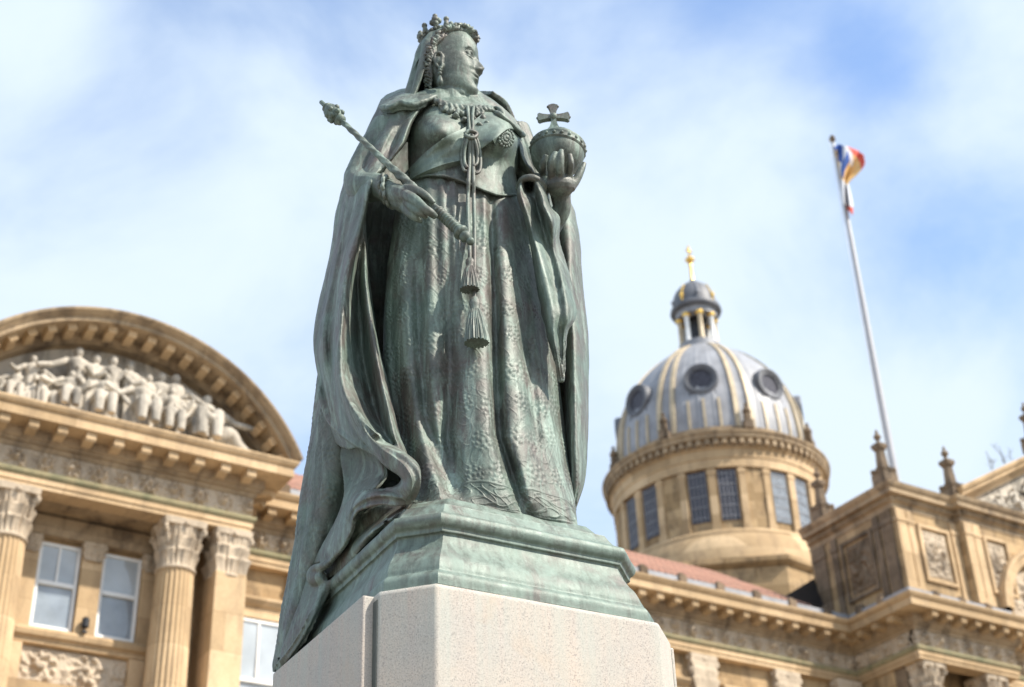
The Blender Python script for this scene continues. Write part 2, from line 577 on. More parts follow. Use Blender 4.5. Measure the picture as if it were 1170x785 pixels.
# walls behind the columns
b = MB(); b.box(3.8, 11.85, 31.5, 40, 0, 16.9)
b.build("wall", M["stone_smooth"], hall)
b = MB(); b.box(11.86, 32.4, 32.0, 40, 0, 17.7); b.box(32.36, 44, 30.3, 40, 0, 17.7)
b.build("wall", M["stone"], hall)
b = MB(); b.box(3.8, 11.8, 30.2, 31.6, 16.85, 18.1); b.box(32.45, 36.3, 29.3, 31, 16.85, 18.1); b.box(36.3, 44, 29.9, 31, 16.85, 18.1); b.box(11.9, 32.4, 31.9, 33, 16.85, 18.3)
b.build("wall", M["stone_dark"], hall)
# portico ceiling between entablature and wall
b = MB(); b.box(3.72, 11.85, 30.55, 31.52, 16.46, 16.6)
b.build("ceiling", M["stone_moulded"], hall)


def capital_mb(cx, cy, z0, h, r, square=False):
    """Corinthian capital: bell, two rows of curling leaves, corner volutes and a concave abacus"""
    b = MB()
    n = 64
    t = np.linspace(0, 2 * math.pi, n, endpoint=False)
    zz = np.linspace(0, 0.86 * h, 26)
    pts = []
    for z in zz:
        q = z / (0.86 * h)
        rr = r * (0.98 + 0.22 * q ** 2.5)
        for lo, hi, ph, k in ((0.02, 0.42, 0.0, 8), (0.18, 0.72, 0.5, 8)):
            if lo < q < hi:
                s = (q - lo) / (hi - lo)
                pet = np.abs(np.cos(k / 2 * t + ph * math.pi)) ** 0.7
                rr = rr + r * 0.30 * s ** 1.6 * pet * (1.0 if s < 0.94 else 0.4)
        rr = rr + r * 0.05 * np.cos(24 * t) * np.ones(n)
        if square:
            m = np.maximum(np.abs(np.cos(t)), np.abs(np.sin(t)))
            rr = rr / m * 0.95
        pts.append(np.stack([cx + rr * np.cos(t), cy + rr * np.sin(t), z0 + z + 0 * t], -1))
    b.grid(pts, closed_u=True)
    b.lathe([(r * 0.98, -0.09 * h), (r * 1.09, -0.07 * h), (r * 1.1, -0.03 * h), (r, 0.0)], (cx, cy, z0), 32)
    for i in range(4):
        a = math.pi / 4 + i * math.pi / 2
        k = 1.42 if not square else 1.5
        s = np.linspace(0, 1, 14)
        ang = s * 2.6 * math.pi
        rad = 0.19 * r * (1 - 0.7 * s)
        base = np.array([cx + math.cos(a) * r * k, cy + math.sin(a) * r * k, z0 + 0.76 * h])
        d = np.array([math.cos(a), math.sin(a), 0])
        b.tube([base + d * rr * math.sin(w) + np.array([0, 0, rr * math.cos(w)]) for rr, w in zip(rad, ang)], r * 0.1 * (1.2 - s * 0.5), 6)
        b.tube([base + d * (-0.3 * r) + np.array([0, 0, -0.32 * h]), base + d * (-0.1 * r) + np.array([0, 0, -0.12 * h]), base + np.array([0, 0, 0.19 * r])], r * 0.09, 6)
        m = a + math.pi / 4
        b.ball((cx + math.cos(m) * r * 1.25, cy + math.sin(m) * r * 1.25, z0 + 0.88 * h), r * 0.16, 8, 6)
    R1, R2 = r * 1.62, r * 1.18
    ring = []
    for i in range(4):
        a = math.pi / 4 + i * math.pi / 2
        for j in range(6):
            aa = a - 0.07 + j / 6 * (math.pi / 2) + 0.07
            q = j / 6
            rr = R1 * (1 - q) * (q < 0.5) + R1 * q * (q >= 0.5)
            rr = R2 + (R1 - R2) * abs(1 - 2 * q) ** 1.5
            ring.append((cx + math.cos(aa) * rr, cy + math.sin(aa) * rr))
    ring = np.array(ring)
    lo = np.c_[ring, np.full(len(ring), z0 + 0.86 * h)]; hi = np.c_[(ring - [cx, cy]) * 1.04 + [cx, cy], np.full(len(ring), z0 + h)]
    b.grid([lo, hi], closed_u=True); b.cap(lo[::-1]); b.cap(hi)
    return b


def column(cx, cy, z_top, r=0.43, h_cap=1.08, z_bot=8.6):
    b = MB()
    n = 240
    t = np.linspace(0, 2 * math.pi, n, endpoint=False)
    fl = -0.055 * r * np.clip(np.abs(np.sin(12 * t)) - 0.25, 0, 1) * 1.9
    pts = []
    for q in np.linspace(0, 1, 14):
        rr = r * (1.14 - 0.16 * q ** 1.6) + fl
        pts.append(np.stack([cx + rr * np.cos(t), cy + rr * np.sin(t), z_bot + (z_top - h_cap - z_bot) * q + 0 * t], -1))
    b.grid(pts, closed_u=True)
    b.lathe([(r * 1.5, -0.4), (r * 1.5, -0.28), (r * 1.55, -0.2), (r * 1.45, -0.12), (r * 1.3, -0.06), (r * 1.16, 0.0)], (cx, cy, z_bot), 40)
    b.box(cx - r * 1.6, cx + r * 1.6, cy - r * 1.6, cy + r * 1.6, z_bot - 0.7, z_bot - 0.4)
    c = b.build("column", M["stone_smooth"], hall, True, 40)
    k = capital_mb(cx, cy, z_top - h_cap, h_cap - 0.004, r * 0.98)
    k.build("capital", M["stone_carved"], c, True, 50)
    return c


ZT = 16.42
col0 = column(10.35, 30.55, ZT)
for dx in (-3.8, -5.6):
    copy_tree(col0, hall, (dx, 0, 0))
pc = column(32.95, 29.68, ZT, 0.40, 1.0)
for dx in (2.6,):
    copy_tree(pc, hall, (dx, 0, 0))
# pedestals carrying the columns
b = MB(); b.box(3.72, 11.9, 30.0, 31.5, 0, 7.9)
b.build("podium", M["stone"], hall)
b = MB(); b.box(32.3, 36.4, 29.1, 30.3, 0, 7.9)
b.build("podium", M["stone"], hall)


def pier(x0, x1, y0, y1, z0=8.0, z1=ZT, hc=1.05, mat="stone_smooth"):
    b = MB(); b.box(x0, x1, y0, y1, z0, z1 - hc)
    b.box(x0 - 0.1, x1 + 0.1, y0 - 0.1, y1, z0 - 0.5, z0)
    p = b.build("pilaster", M[mat], hall)
    k = capital_mb((x0 + x1) / 2, (y0 + y1) / 2, z1 - hc, hc - 0.004, (x1 - x0) * 0.5, True)
    # flatten the square capital to the depth of the pier
    k.v = [np.stack([v[:, 0], (y0 + y1) / 2 + (v[:, 1] - (y0 + y1) / 2) * (y1 - y0) / (x1 - x0), v[:, 2]], -1) for v in k.v]
    k.build("capital", M["stone_carved"], p, True, 50)
    return p


pier(11.16, 11.9, 30.14, 30.9)
b = MB(); b.box(11.2, 11.86, 30.9, 31.5, 8, 16.42)
b.build("wall", M["stone_moulded"], hall)
for x in (14.2, 17.2, 20.3, 23.3, 26.45, 29.55):
    pier(x - 0.4, x + 0.4, 31.78, 32.0)
pier(31.4, 32.2, 31.6, 32.0)
b = MB(); b.box(32.4, 32.7, 29.9, 31.7, 8, 16.42)
b.build("wall", M["stone_dark"], hall)  # side wall turned from the sun, its shade put into darker stone


def sash(x0, x1, z0, z1, y, bars=1):
    """sash window: stone-coloured reveal is the wall; painted frame and panes"""
    b = MB()
    w = 0.07
    b.box(x0, x0 + w, y - 0.04, y + 0.05, z0, z1); b.box(x1 - w, x1, y - 0.04, y + 0.05, z0, z1)
    b.box(x0 + w, x1 - w, y - 0.04, y + 0.05, z0, z0 + 0.08); b.box(x0 + w, x1 - w, y - 0.04, y + 0.05, z1 - 0.07, z1)
    zm = z0 + (z1 - z0) * 0.53
    b.box(x0 + w, x1 - w, y - 0.055, y + 0.03, zm - 0.045, zm + 0.045)
    if bars:
        xm = (x0 + x1) / 2
        b.box(xm - 0.025, xm + 0.025, y - 0.03, y + 0.03, zm + 0.045, z1 - 0.07)
    wdw = b.build("window", M["white_paint"], hall)
    n = 14
    for za, zb, tilt in ((z0 + 0.08, zm - 0.045, 0.010), (zm + 0.045, z1 - 0.07, -0.014)):
        p = MB()
        gx, gz = np.meshgrid(np.linspace(x0 + w, x1 - w, n), np.linspace(za, zb, n))
        ph = x0 * 7.3 + za * 3.1
        p.grid(np.stack([gx, y + 0.012 + tilt * (gz - za) / (zb - za) + 0.005 * np.sin(gx * 6 + gz * 4 + ph), gz], -1))
        p.build("pane", M[("glass", "glass_b", "glass_c")[int(abs(ph) * 1.7) % 3]], wdw, True)
    return wdw


# window bay of the portico: windows stand just proud of the wall inside a stone surround
sash(7.50, 8.42, 13.82, 15.82, 31.44, 1)
sash(8.93, 9.83, 13.82, 15.82, 31.44, 0)
b = MB(); b.box(8.44, 8.91, 31.28, 31.5, 13.78, 15.62)
p_ = b.build("pilaster", M["stone_smooth"], hall)
capital_mb(8.675, 31.42, 15.52, 0.38, 0.22, True).build("capital", M["stone_carved"], p_, True, 50)
for x0, x1 in ((7.12, 7.48), (9.85, 10.2)):
    b = MB(); b.box(x0, x1, 31.30, 31.5, 13.78, 15.62)
    p_ = b.build("pilaster", M["stone_smooth"], hall)
    capital_mb((x0 + x1) / 2, 31.42, 15.52, 0.38, 0.17, True).build("capital", M["stone_carved"], p_, True, 50)
b = MB(); b.box(7.0, 10.3, 31.2, 31.5, 15.92, 16.1); b.box(7.0, 10.3, 31.26, 31.5, 16.1, 16.4)
b.build("lintel", M["stone_moulded"], hall)
b = MB(); b.sweep([(7.0, 31.5), (10.35, 31.5)], [(0, 13.42), (0.18, 13.45), (0.2, 13.55), (0.28, 13.6), (0.3, 13.7), (0.26, 13.78), (0, 13.78)])
b.build("sill", M["stone_smooth"], hall)
b = MB(); b.box(7.1, 7.4, 31.3, 31.5, 12.6, 13.42); b.box(9.75, 10.1, 31.3, 31.5, 12.6, 13.42); b.box(7.0, 10.2, 31.25, 31.5, 12.35, 12.6)
b.build("panel_frame", M["stone_smooth"], hall)
carved("carved_panel", (7.4, 31.45, 12.62), (1, 0, 0), (0, 0, 1), 2.35, 0.78, 0.12, M["stone_carved"], 50, 0.6)
# wing window beside the portico pier and the others along the wing
for x in (13.0, 15.75, 18.75, 21.85, 24.9, 28.0, 30.6):
    w_ = sash(x - 0.62, x + 0.62, 11.9, 15.1, 31.93, 1)
    b = MB()
    b.box(x - 0.85, x - 0.62, 31.9, 32.0, 11.8, 15.14); b.box(x + 0.62, x + 0.85, 31.9, 32.0, 11.8, 15.14)
    b.sweep([(x - 0.95, 32.0), (x + 0.95, 32.0)], [(0, 15.14), (0.12, 15.14), (0.12, 15.4), (0.2, 15.45), (0.28, 15.55), (0.28, 15.62), (0, 15.7)])
    b.build("window_surround", M["stone_smooth"], hall)

# ------------------------------------------------------------------ arched gable over the portico
AC = np.array([8.49, 16.17]); AR = 4.77; Z0 = 18.2
a_end = math.asin((Z0 - AC[1]) / AR)
ta = np.linspace(math.pi - a_end, a_end, 97)
# section: (radius offset from AR, y)
sec = [(0.0, 29.30), (-0.03, 29.26), (-0.08, 29.27), (-0.13, 29.34), (-0.15, 29.38), (-0.17, 29.38), (-0.175, 29.43), (-0.29, 29.44), (-0.29, 30.12), (-0.34, 30.12), (-0.36, 30.17), (-0.40, 30.2), (-0.43, 30.24), (-0.46, 30.25), (-0.50, 30.6), (0.0, 30.6)]
b = MB()
pts = [[(AC[0] + (AR + ro) * math.cos(t), y, AC[1] + (AR + ro) * math.sin(t)) for t in ta] for ro, y in sec]
b.grid(pts, closed_v=True)
b.cap([q[0] for q in pts]); b.cap([q[-1] for q in pts][::-1])
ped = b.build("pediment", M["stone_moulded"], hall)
nm = 21
for i in range(nm):
    t = math.pi - a_end - 0.05 - (math.pi - 2 * a_end - 0.1) * i / (nm - 1)
    out = np.array([0, -1.0, 0]); ax = np.array([-math.sin(t), 0, math.cos(t)])
    rad = np.array([math.cos(t), 0, math.sin(t)])
    c = np.array([AC[0], 30.10, AC[1]]) + rad * (AR - 0.29 - 0.075)
    prof = [(0, .072), (.5, .072), (.5, -.05), (.46, -.085), (.34, -.03), (.15, -.07), (0, -.08)]
    ring = lambda s: [c + ax * s + out * o + rad * z for o, z in prof]
    A_, D_ = ring(-0.10), ring(0.10); n = len(prof); b = MB()
    b.add(A_ + D_, [tuple(range(n)), tuple(range(2 * n - 1, n - 1, -1))] + [(k, (k + 1) % n, n + (k + 1) % n, n + k) for k in range(n)])
    b.build("bracket", M["stone_smooth"], ped)
b = MB()
tt = np.linspace(math.pi - a_end, a_end, 60)
ring = [(AC[0] + (AR - 0.45) * math.cos(t), 30.5, AC[1] + (AR - 0.45) * math.sin(t)) for t in tt]
b.cap(ring)
b.box(3.9, 12.3, 29.62, 30.5, 18.19, 18.26)
b.build("tympanum", M["figure_stone"], ped)
b = MB(); b.box(3.75, 12.45, 30.62, 36.0, 17.9, 18.25)
ring = [(AC[0] + (AR - 0.1) * math.cos(t), AC[1] + (AR - 0.1) * math.sin(t)) for t in tt]
f_, k_ = [(x, 30.62, z) for x, z in ring], [(x, 36.0, z) for x, z in ring]
b.grid([f_, k_]); b.cap(f_); b.cap(k_[::-1])
b.build("roof", M["lead_dark"], ped)


def relief_figure(x, y, z, h, lean=0.0, arm=(0.3, 0.6), arm2=(-0.3, 0.3), seed=0, seat=0.0, name="relief_figure"):
    """robed stone figure as one continuous body"""
    b = MB()
    rnd = np.random.default_rng(seed)
    n = 28
    t = np.linspace(0, 2 * math.pi, n, endpoint=False)
    k = rnd.integers(5, 8)
    ph = rnd.random() * 6
    up = 1.0 - seat * 0.45
    keys = [(0.0, .17, .17), (0.1, .145, .15), (0.35, .13, .13), (0.52, .125, .12), (0.6, .10, .10), (0.72, .13, .12), (0.80, .14, .11), (0.84, .06, .06), (0.87, .045, .045)]
    rings = []
    ks = catmull(keys, 30)
    for q, rx, ry in ks:
        fold = 1 + (0.24 * np.cos(k * t + ph + q * 3) + 0.10 * np.cos((2 * k + 1) * t + ph * 2)) * max(0, 1 - q * 1.3)
        sx = lean * q * h
        sy = -seat * 0.28 * h * math.exp(-((q - 0.38) / 0.16) ** 2)
        rings.append(np.stack([x + sx + rx * h * fold * np.cos(t), y + sy + ry * h * fold * np.sin(t), z + q * h * up + 0 * t], -1))
    b.grid(rings, closed_u=True); b.cap(rings[0][::-1]); b.cap(rings[-1])
    hx = x + lean * h
    b.ball((hx, y - 0.02 * h, z + h * up * 0.93), (0.055 * h, 0.065 * h, 0.075 * h), 12, 10)
    b.ball((hx, y + 0.01 * h, z + h * up * 0.95), (0.065 * h, 0.065 * h, 0.07 * h), 10, 8)
    for s, a in ((1, arm), (-1, arm2)):
        sh = np.array([x + lean * h * 0.8 + s * 0.13 * h, y - 0.02 * h, z + 0.78 * h * up])
        el = sh + np.array([a[0] * 0.17 * h + s * 0.05 * h, -0.06 * h, -0.15 * h])
        hd = el + np.array([a[0] * 0.22 * h, -0.07 * h, a[1] * 0.2 * h])
        b.tube([sh, (sh + el) / 2, el, (el + hd) / 2, hd], [0.05 * h, 0.048 * h, 0.042 * h, 0.036 * h, 0.028 * h], 8)
    if seat > 0:
        for s in (-1, 1):
            kx = x + s * 0.09 * h
            b.tube([(kx, y, z + 0.3 * h), (kx + lean * .1, y - 0.28 * h, z + 0.3 * h), (kx + lean * .2, y - 0.3 * h, z + 0.02)], [0.09 * h, 0.08 * h, 0.06 * h], 8)
    o = b.build(name, M["figure_stone"], ped)
    md = o.modifiers.new("merge", "REMESH"); md.mode = "VOXEL"; md.voxel_size = 0.022; md.use_smooth_shade = True
    return o


FY = 30.0
zf = 18.27
for i, (px, pz_top, lean, a1, a2, seat) in enumerate([
        (92, 397, 0.0, (0.4, 0.2), (-0.9, -0.4), 0), (112, 404, 0.03, (0.5, 0.9), (-0.2, 0.4), 0), (131, 407, 0.0, (0.5, 0.2), (-0.5, 0.3), 0),
        (152, 412, -0.03, (0.3, -0.3), (-0.3, 0.6), 0), (171, 428, 0.06, (0.9, -0.5), (-0.3, 0.2), 0), (187, 425, 0.0, (0.4, 0.2), (-0.8, -0.6), 0), (203, 428, -0.02, (0.9, -0.6), (-0.3, -0.4), 0),
        (219, 447, 0.06, (0.5, 0.2), (-0.2, 0.6), 0), (236, 454, 0.05, (0.9, -0.2), (-0.6, 0.1), 0.8),
        (60, 432, 0.05, (0.3, 0.9), (-0.4, 0.3), 0.6), (40, 406, -0.02, (0.9, -0.8), (-0.6, 0.2), 0), (24, 420, 0.08, (0.7, -0.5), (-0.7, -0.3), 0.5), (5, 428, 0.0, (0.6, 0.2), (-0.3, 0.3), 0), (-20, 440, 0, (.5, .2), (-.4, .2), 0.4),
        (81, 428, 0.04, (0.2, 0.9), (-0.9, 0.1), 0.5), (121, 430, 0.05, (0.4, -0.7), (-0.7, 0.5), 0.5), (162, 438, -0.05, (0.3, 0.4), (-0.9, 0.3), 0.6),
        (196, 446, 0.0, (0.3, 0.8), (-0.6, -0.3), 0.4), (50, 425, 0.0, (0.8, 0.4), (-0.2, 0.6), 0), (32, 442, 0.06, (0.5, -0.4), (-0.8, 0.2), 0.5), (14, 446, -0.04, (0.6, 0.6), (-0.6, -0.1), 0.3), (228, 466, 0.07, (0.6, 0.3), (-0.4, 0.1), 0.6)]):
    v = ray(px, pz_top); s = (FY - EYE[1]) / v[1]
    top = EYE + v * s
    relief_figure(top[0] - lean * 1.4, FY + 0.12 + 0.05 * (i % 2) - (0.16 if i > 13 else 0) - 0.06, zf, max(0.5, (top[2] - zf) / (1 - seat * 0.45)), lean, a1, a2, i, seat)
# reclining figures filling the corners, drapery and attributes
for (xa, ya, xb, yb, sgn) in ((238, 470, 282, 508, 1),):
    b = MB()
    va, vb = ray(xa, ya), ray(xb, yb)
    A_ = EYE + va * ((FY - EYE[1]) / va[1]); B_ = EYE + vb * ((FY - EYE[1]) / vb[1])
    path = catmull([(A_[0], FY, 18.85), (A_[0] + 0.25, FY - .08, 18.62), (A_[0] + 0.55, FY - 0.1, 18.72), (A_[0] + 0.8, FY - .05, 18.48), (A_[0] + 1.2, FY, 18.36), (A_[0] + 1.45, FY, 18.33)], 24)
    b.tube(path, catmull([.16, .2, .17, .14, .09, .05], 24), 12)
    b.tube(path + np.array([-0.1, .15, -0.1]), 0.16, 10)
    o = b.build("relief_figure", M["figure_stone"], ped)
    md = o.modifiers.new("merge", "REMESH"); md.mode = "VOXEL"; md.voxel_size = 0.03; md.use_smooth_shade = True
# low carved ground of clouds and drapery behind the figures
x0, x1 = 4.6, 12.3
U, V = np.meshgrid(np.linspace(0, 1, 300), np.linspace(0, 1, 60))
X = x0 + (x1 - x0) * U
top = np.minimum(AC[1] + np.sqrt(np.clip((AR - 0.6) ** 2 - (X - AC[0]) ** 2, 0, None)), 19.7) - 0.1
Zp = 18.26 + V * np.clip(top - 18.26, 0.02, None) * (0.55 + 0.35 * vnoise(X * 2.2, X * 0 + 1.0, 3))
Yp = 30.46 - 0.22 * np.clip(vnoise(X * 3.2, Zp * 2.0, 4) - 0.25, 0, 1) * (1 - V ** 3)
b = MB(); b.grid(np.stack([X, Yp, Zp], -1))
b.build("carved_ground", M["figure_stone"], ped, True)

# ------------------------------------------------------------------ wing roof, gutter strips and antefix blocks
b = MB(); b.sweep([(12.45, 31.75), (32.2, 31.75)], [(0.30, 18.18), (0.46, 18.18), (0.46, 18.42), (0.3, 18.5)])
b.sweep([(32.3, 31.2), (32.3, 29.15), (36.2, 29.15)], [(0.28, 18.18), (0.44, 18.18), (0.44, 18.38), (0.28, 18.44)])
b.build("gutter", M["lead"], hall)
ante = [(13.2 + i * 1.37 - 0.13, 13.2 + i * 1.37 + 0.13, 31.22, 31.5, 18.56) for i in range(14)] + [(x - 0.12, x + 0.12, 28.68, 28.95, 18.5) for x in (33.0, 34.1, 35.2)] + [(31.83, 32.1, y - 0.12, y + 0.12, 18.58) for y in (29.9, 30.8)]
for x0, x1, y0, y1, z1 in ante:
    b = MB()
    b.box(x0, x1, y0, y1, 18.17, z1 - 0.1)
    b.lathe([(0.15, 0.0), (0.15, 0.03), (0.11, 0.05), (0.08, 0.09), (0.0, 0.1)], ((x0 + x1) / 2, (y0 + y1) / 2, z1 - 0.1), 8)
    b.build("antefix", M["stone_dark"], hall)
b = MB()
nx, nv = 420, 60
U, V = np.meshgrid(np.linspace(12.4, 30.6, nx), np.linspace(0, 1, nv))
wav = 0.035 * np.abs(np.sin(U * math.pi / 0.24)) + 0.03 * ((V * 28) % 1.0)
b.grid(np.stack([U, 31.45 + V * 4.6, 18.5 + V * 2.95 + wav], -1))
b.grid(np.stack([np.array([U[0], U[0]]), np.array([36.05 + 0 * U[0], 40 + 0 * U[0]]), np.array([21.45 + 0 * U[0], 19 + 0 * U[0]])], -1))
b.build("roof", M["tile"], hall)
b = MB()
def q_(px, py, y):
    v = ray(px, py); return EYE + v * ((y - EYE[1]) / v[1])
t0_, t1_, t2_ = q_(892, 684, 32.6), q_(948, 650, 33.2), q_(948, 700, 32.6)
b.add([t0_, t1_, t2_, t0_ + [0.3, 2.2, 0.2], t1_ + [0.4, 2.0, -.4], t2_ + [0.4, 2.2, 0]], [(0, 1, 2), (0, 3, 4, 1), (1, 4, 5, 2), (0, 2, 5, 3), (3, 5, 4)])
b.build("roof", M["black"], hall)

# ------------------------------------------------------------------ corner pavilion attic
AX, AY = 32.36, 29.2
b = MB(); b.box(AX, 35.2, AY, 33.0, 18.15, 21.62); b.box(35.0, 44, AY - 0.25, 33.0, 18.15, 21.62)
b.build("attic", M["stone"], hall)
ATT = [(AX, 33.0), (AX, AY), (35.0, AY), (35.0, AY - 0.25), (44, AY - 0.25)]
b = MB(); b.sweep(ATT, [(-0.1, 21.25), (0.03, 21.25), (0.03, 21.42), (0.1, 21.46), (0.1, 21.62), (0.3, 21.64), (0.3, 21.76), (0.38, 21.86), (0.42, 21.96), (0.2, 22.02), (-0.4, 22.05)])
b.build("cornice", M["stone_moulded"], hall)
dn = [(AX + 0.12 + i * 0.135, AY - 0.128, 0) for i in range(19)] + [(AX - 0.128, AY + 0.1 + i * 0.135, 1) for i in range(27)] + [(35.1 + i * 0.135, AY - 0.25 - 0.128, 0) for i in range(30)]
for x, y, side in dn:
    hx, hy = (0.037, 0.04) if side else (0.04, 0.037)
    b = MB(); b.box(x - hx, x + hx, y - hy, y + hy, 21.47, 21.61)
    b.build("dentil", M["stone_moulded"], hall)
# pilasters on the attic
def slab(name, x0, x1, y0, y1, z0, z1, mat="stone_smooth"):
    b = MB(); b.box(x0, x1, y0, y1, z0, z1)
    b.box(x0 - 0.03, x1 + 0.03, y0 - 0.03, y1, z1 - 0.42, z1 - 0.3); b.box(x0 - 0.03, x1 + 0.03, y0 - 0.03, y1, z0, z0 + 0.2)
    return b.build(name, M[mat], hall)
slab("pilaster", AX + 0.02, AX + 0.42, AY - 0.08, AY + 0.05, 18.5, 21.24)
slab("pilaster", AX + 0.5, AX + 0.72, AY - 0.05, AY + 0.05, 18.5, 21.24)
slab("pilaster", 34.72, 34.97, AY - 0.06, AY + 0.05, 18.5, 21.24)
slab("pilaster", 35.05, 35.38, AY - 0.33, AY - 0.2, 18.5, 21.24)
slab("pilaster", 35.46, 35.76, AY - 0.30, AY - 0.2, 18.5, 21.24)
for (y0, y1) in ((29.3, 29.75), (29.85, 30.1), (31.75, 32.0), (32.3, 32.85)):
    b = MB(); b.box(AX - 0.07, AX + 0.05, y0, y1, 18.5, 21.24); b.box(AX - 0.1, AX + 0.05, y0 - 0.03, y1 + 0.03, 20.8, 20.95)
    b.build("pilaster", M["stone_dark"], hall)  # side-face pilasters: shade painted as darker stone than the front ones
def frame_panel(o, ux, w, h, mat, seed):
    o = np.asarray(o, float); ux = np.asarray(ux, float); uz = np.array([0, 0, 1.0]); out = np.cross(ux, uz)
    b = MB(); t = 0.11
    for cu, cz, hu, hz in ((w / 2, t / 2, w / 2, t / 2), (w / 2, h - t / 2, w / 2, t / 2), (t / 2, h / 2, t / 2, h / 2 - t), (w - t / 2, h / 2, t / 2, h / 2 - t)):
        b.obox(o + ux * cu + uz * cz + out * 0.03, ux, out, uz, hu, 0.05, hz)
    f = b.build("panel_frame", M[mat], hall)
    carved("carved_panel", o + ux * (t + .08) + uz * (t + .08) + out * 0.005, ux, uz, w - 2 * t - .16, h - 2 * t - .16, 0.1, M["stone_carved"] if mat != "stone_dark" else M["stone_dark"], 60, seed, "rose", f)
frame_panel((33.25, AY, 19.0), (1, 0, 0), 1.35, 1.9, "stone_smooth", 1.0)
frame_panel((35.85, AY - 0.25, 19.0), (1, 0, 0), 1.1, 1.95, "stone_smooth", 4.0)
frame_panel((AX, 31.6, 18.95), (0, -1, 0), 1.4, 2.0, "stone_dark", 2.0)  # side-face panel, shade painted in by the darker stone
# round arch rising through the attic
b = MB()
tt = np.linspace(math.pi, 0, 48)
sec = [(2.35, AY - 0.25), (2.35, AY - 0.55), (2.22, AY - 0.58), (2.18, AY - 0.52), (1.95, AY - 0.5), (1.9, AY - 0.25)]
pts = [[(38.35 + r_ * math.cos(t), y, 18.5 + r_ * math.sin(t)) for t in tt] for r_, y in sec]
b.grid(pts, closed_v=True)
b.build("arch", M["stone_smooth"], hall)
carved("carved_panel", (36.6, AY - 0.26, 18.4), (1, 0, 0), (0, 0, 1), 3.5, 1.6, 0.14, M["stone_carved"], 40, 0.2)
# gable over the pavilion
gy = AY - 0.25
rk0, rk1 = np.array([35.0, 22.0]), np.array([40.6, 25.1])
d = (rk1 - rk0) / np.linalg.norm(rk1 - rk0); nn = np.array([-d[1], d[0]])
b = MB()
sec = [(0.02, gy - 0.34), (0.14, gy - 0.36), (0.16, gy - 0.44), (0.26, gy - 0.48), (0.30, gy - 0.44), (0.32, gy + 1.2), (-0.2, gy + 1.2), (-0.2, gy - 0.06), (-0.1, gy - 0.1), (-0.08, gy - 0.18), (0.0, gy - 0.2)]
for (p0, p1) in ((rk0, rk1), (rk1, np.array([46.2, 22.0]))):
    dd = (p1 - p0) / np.linalg.norm(p1 - p0); n2 = np.array([-dd[1], dd[0]])
    r0 = [(p0[0] + n2[0] * o, y, p0[1] + n2[1] * o) for o, y in sec]; r1 = [(p1[0] + n2[0] * o, y, p1[1] + n2[1] * o) for o, y in sec]
    b.grid([r0, r1], closed_u=True); b.cap(r0); b.cap(r1[::-1])
gb = b.build("gable", M["stone_smooth"], hall)
b = MB(); b.cap([(34.7, gy + 0.1, 21.95), (46.5, gy + 0.1, 21.95), (40.6, gy + 0.1, 25.25)])
b.build("tympanum", M["figure_stone"], gb)
U, V = np.meshgrid(np.linspace(36.2, 44.8, 240), np.linspace(0, 1, 60))
tp = 22.05 + (1 - np.abs(U - 40.6) / 5.4) * 2.75
Zp = 22.04 + V * np.clip(tp - 22.2, 0.02, None) * (0.6 + 0.4 * vnoise(U * 2, U * 0, 3))
b = MB(); b.grid(np.stack([U, gy + 0.08 - 0.42 * np.clip(vnoise(U * 3.3, Zp * 3, 4) - 0.3, 0, 1) * (1 - V ** 4), Zp], -1))
b.build("carved_ground", M["figure_stone"], gb, True)
for i, (x, h_) in enumerate(((37.1, 0.75), (37.8, 1.1), (38.6, 1.5), (39.5, 1.9), (40.5, 2.3))):
    ped_, ped = ped, gb
    relief_figure(x, gy - 0.05, 22.04, h_, 0.04, (0.8, 0.1), (-0.6, -0.3), 40 + i, 0.2 * (i % 2))
    ped = ped_


def pinnacle(cx, cy, z0, s=1.0):
    """carved pinnacle: plinth, scroll feet, tapering panelled shaft, collar, finial"""
    b = MB()
    b.box(cx - 0.28 * s, cx + 0.28 * s, cy - 0.28 * s, cy + 0.28 * s, z0 - 0.12, z0 + 0.28 * s)
    b.lathe([(0.30, 0.28), (0.34, 0.34), (0.28, 0.40), (0.30, 0.46), (0.19, 0.5), (0.17, 0.8), (0.145, 1.12), (0.2, 1.16), (0.215, 1.24), (0.2, 1.34), (0.13, 1.38), (0.06, 1.42), (0.05, 1.5), (0.10, 1.55), (0.115, 1.62), (0.08, 1.70), (0.03, 1.74), (0.05, 1.79), (0.02, 1.86), (0.001, 1.88)][:12], (cx, cy, z0), 8)
    for k in range(4):
        a = math.pi / 4 + k * math.pi / 2
        b.ball((cx + 0.33 * s * math.cos(a), cy + 0.33 * s * math.sin(a), z0 + 0.40 * s), (0.07, 0.07, 0.11), 8, 6)
        b.ball((cx + 0.2 * s * math.cos(a), cy + 0.2 * s * math.sin(a), z0 + 1.28 * s), (0.06, 0.06, 0.09), 8, 6)
    p = b.build("pinnacle", M["stone_dark"], hall)
    f = MB(); f.lathe([(0.06, 1.41), (0.05, 1.5), (0.10, 1.55), (0.125, 1.62), (0.09, 1.70), (0.03, 1.74), (0.055, 1.79), (0.02, 1.88), (0.001, 1.9)], (cx, cy, z0), 8)
    f.build("finial", M["stone_dark"], p)
    return p


pin0 = pinnacle(32.25, 29.2, 22.05)
copy_tree(pin0, hall, (2.75, -0.2, 0))
copy_tree(pin0, hall, (0.05, 2.9, 0))
copy_tree(pin0, hall, (8.0, 0.3, 3.3))

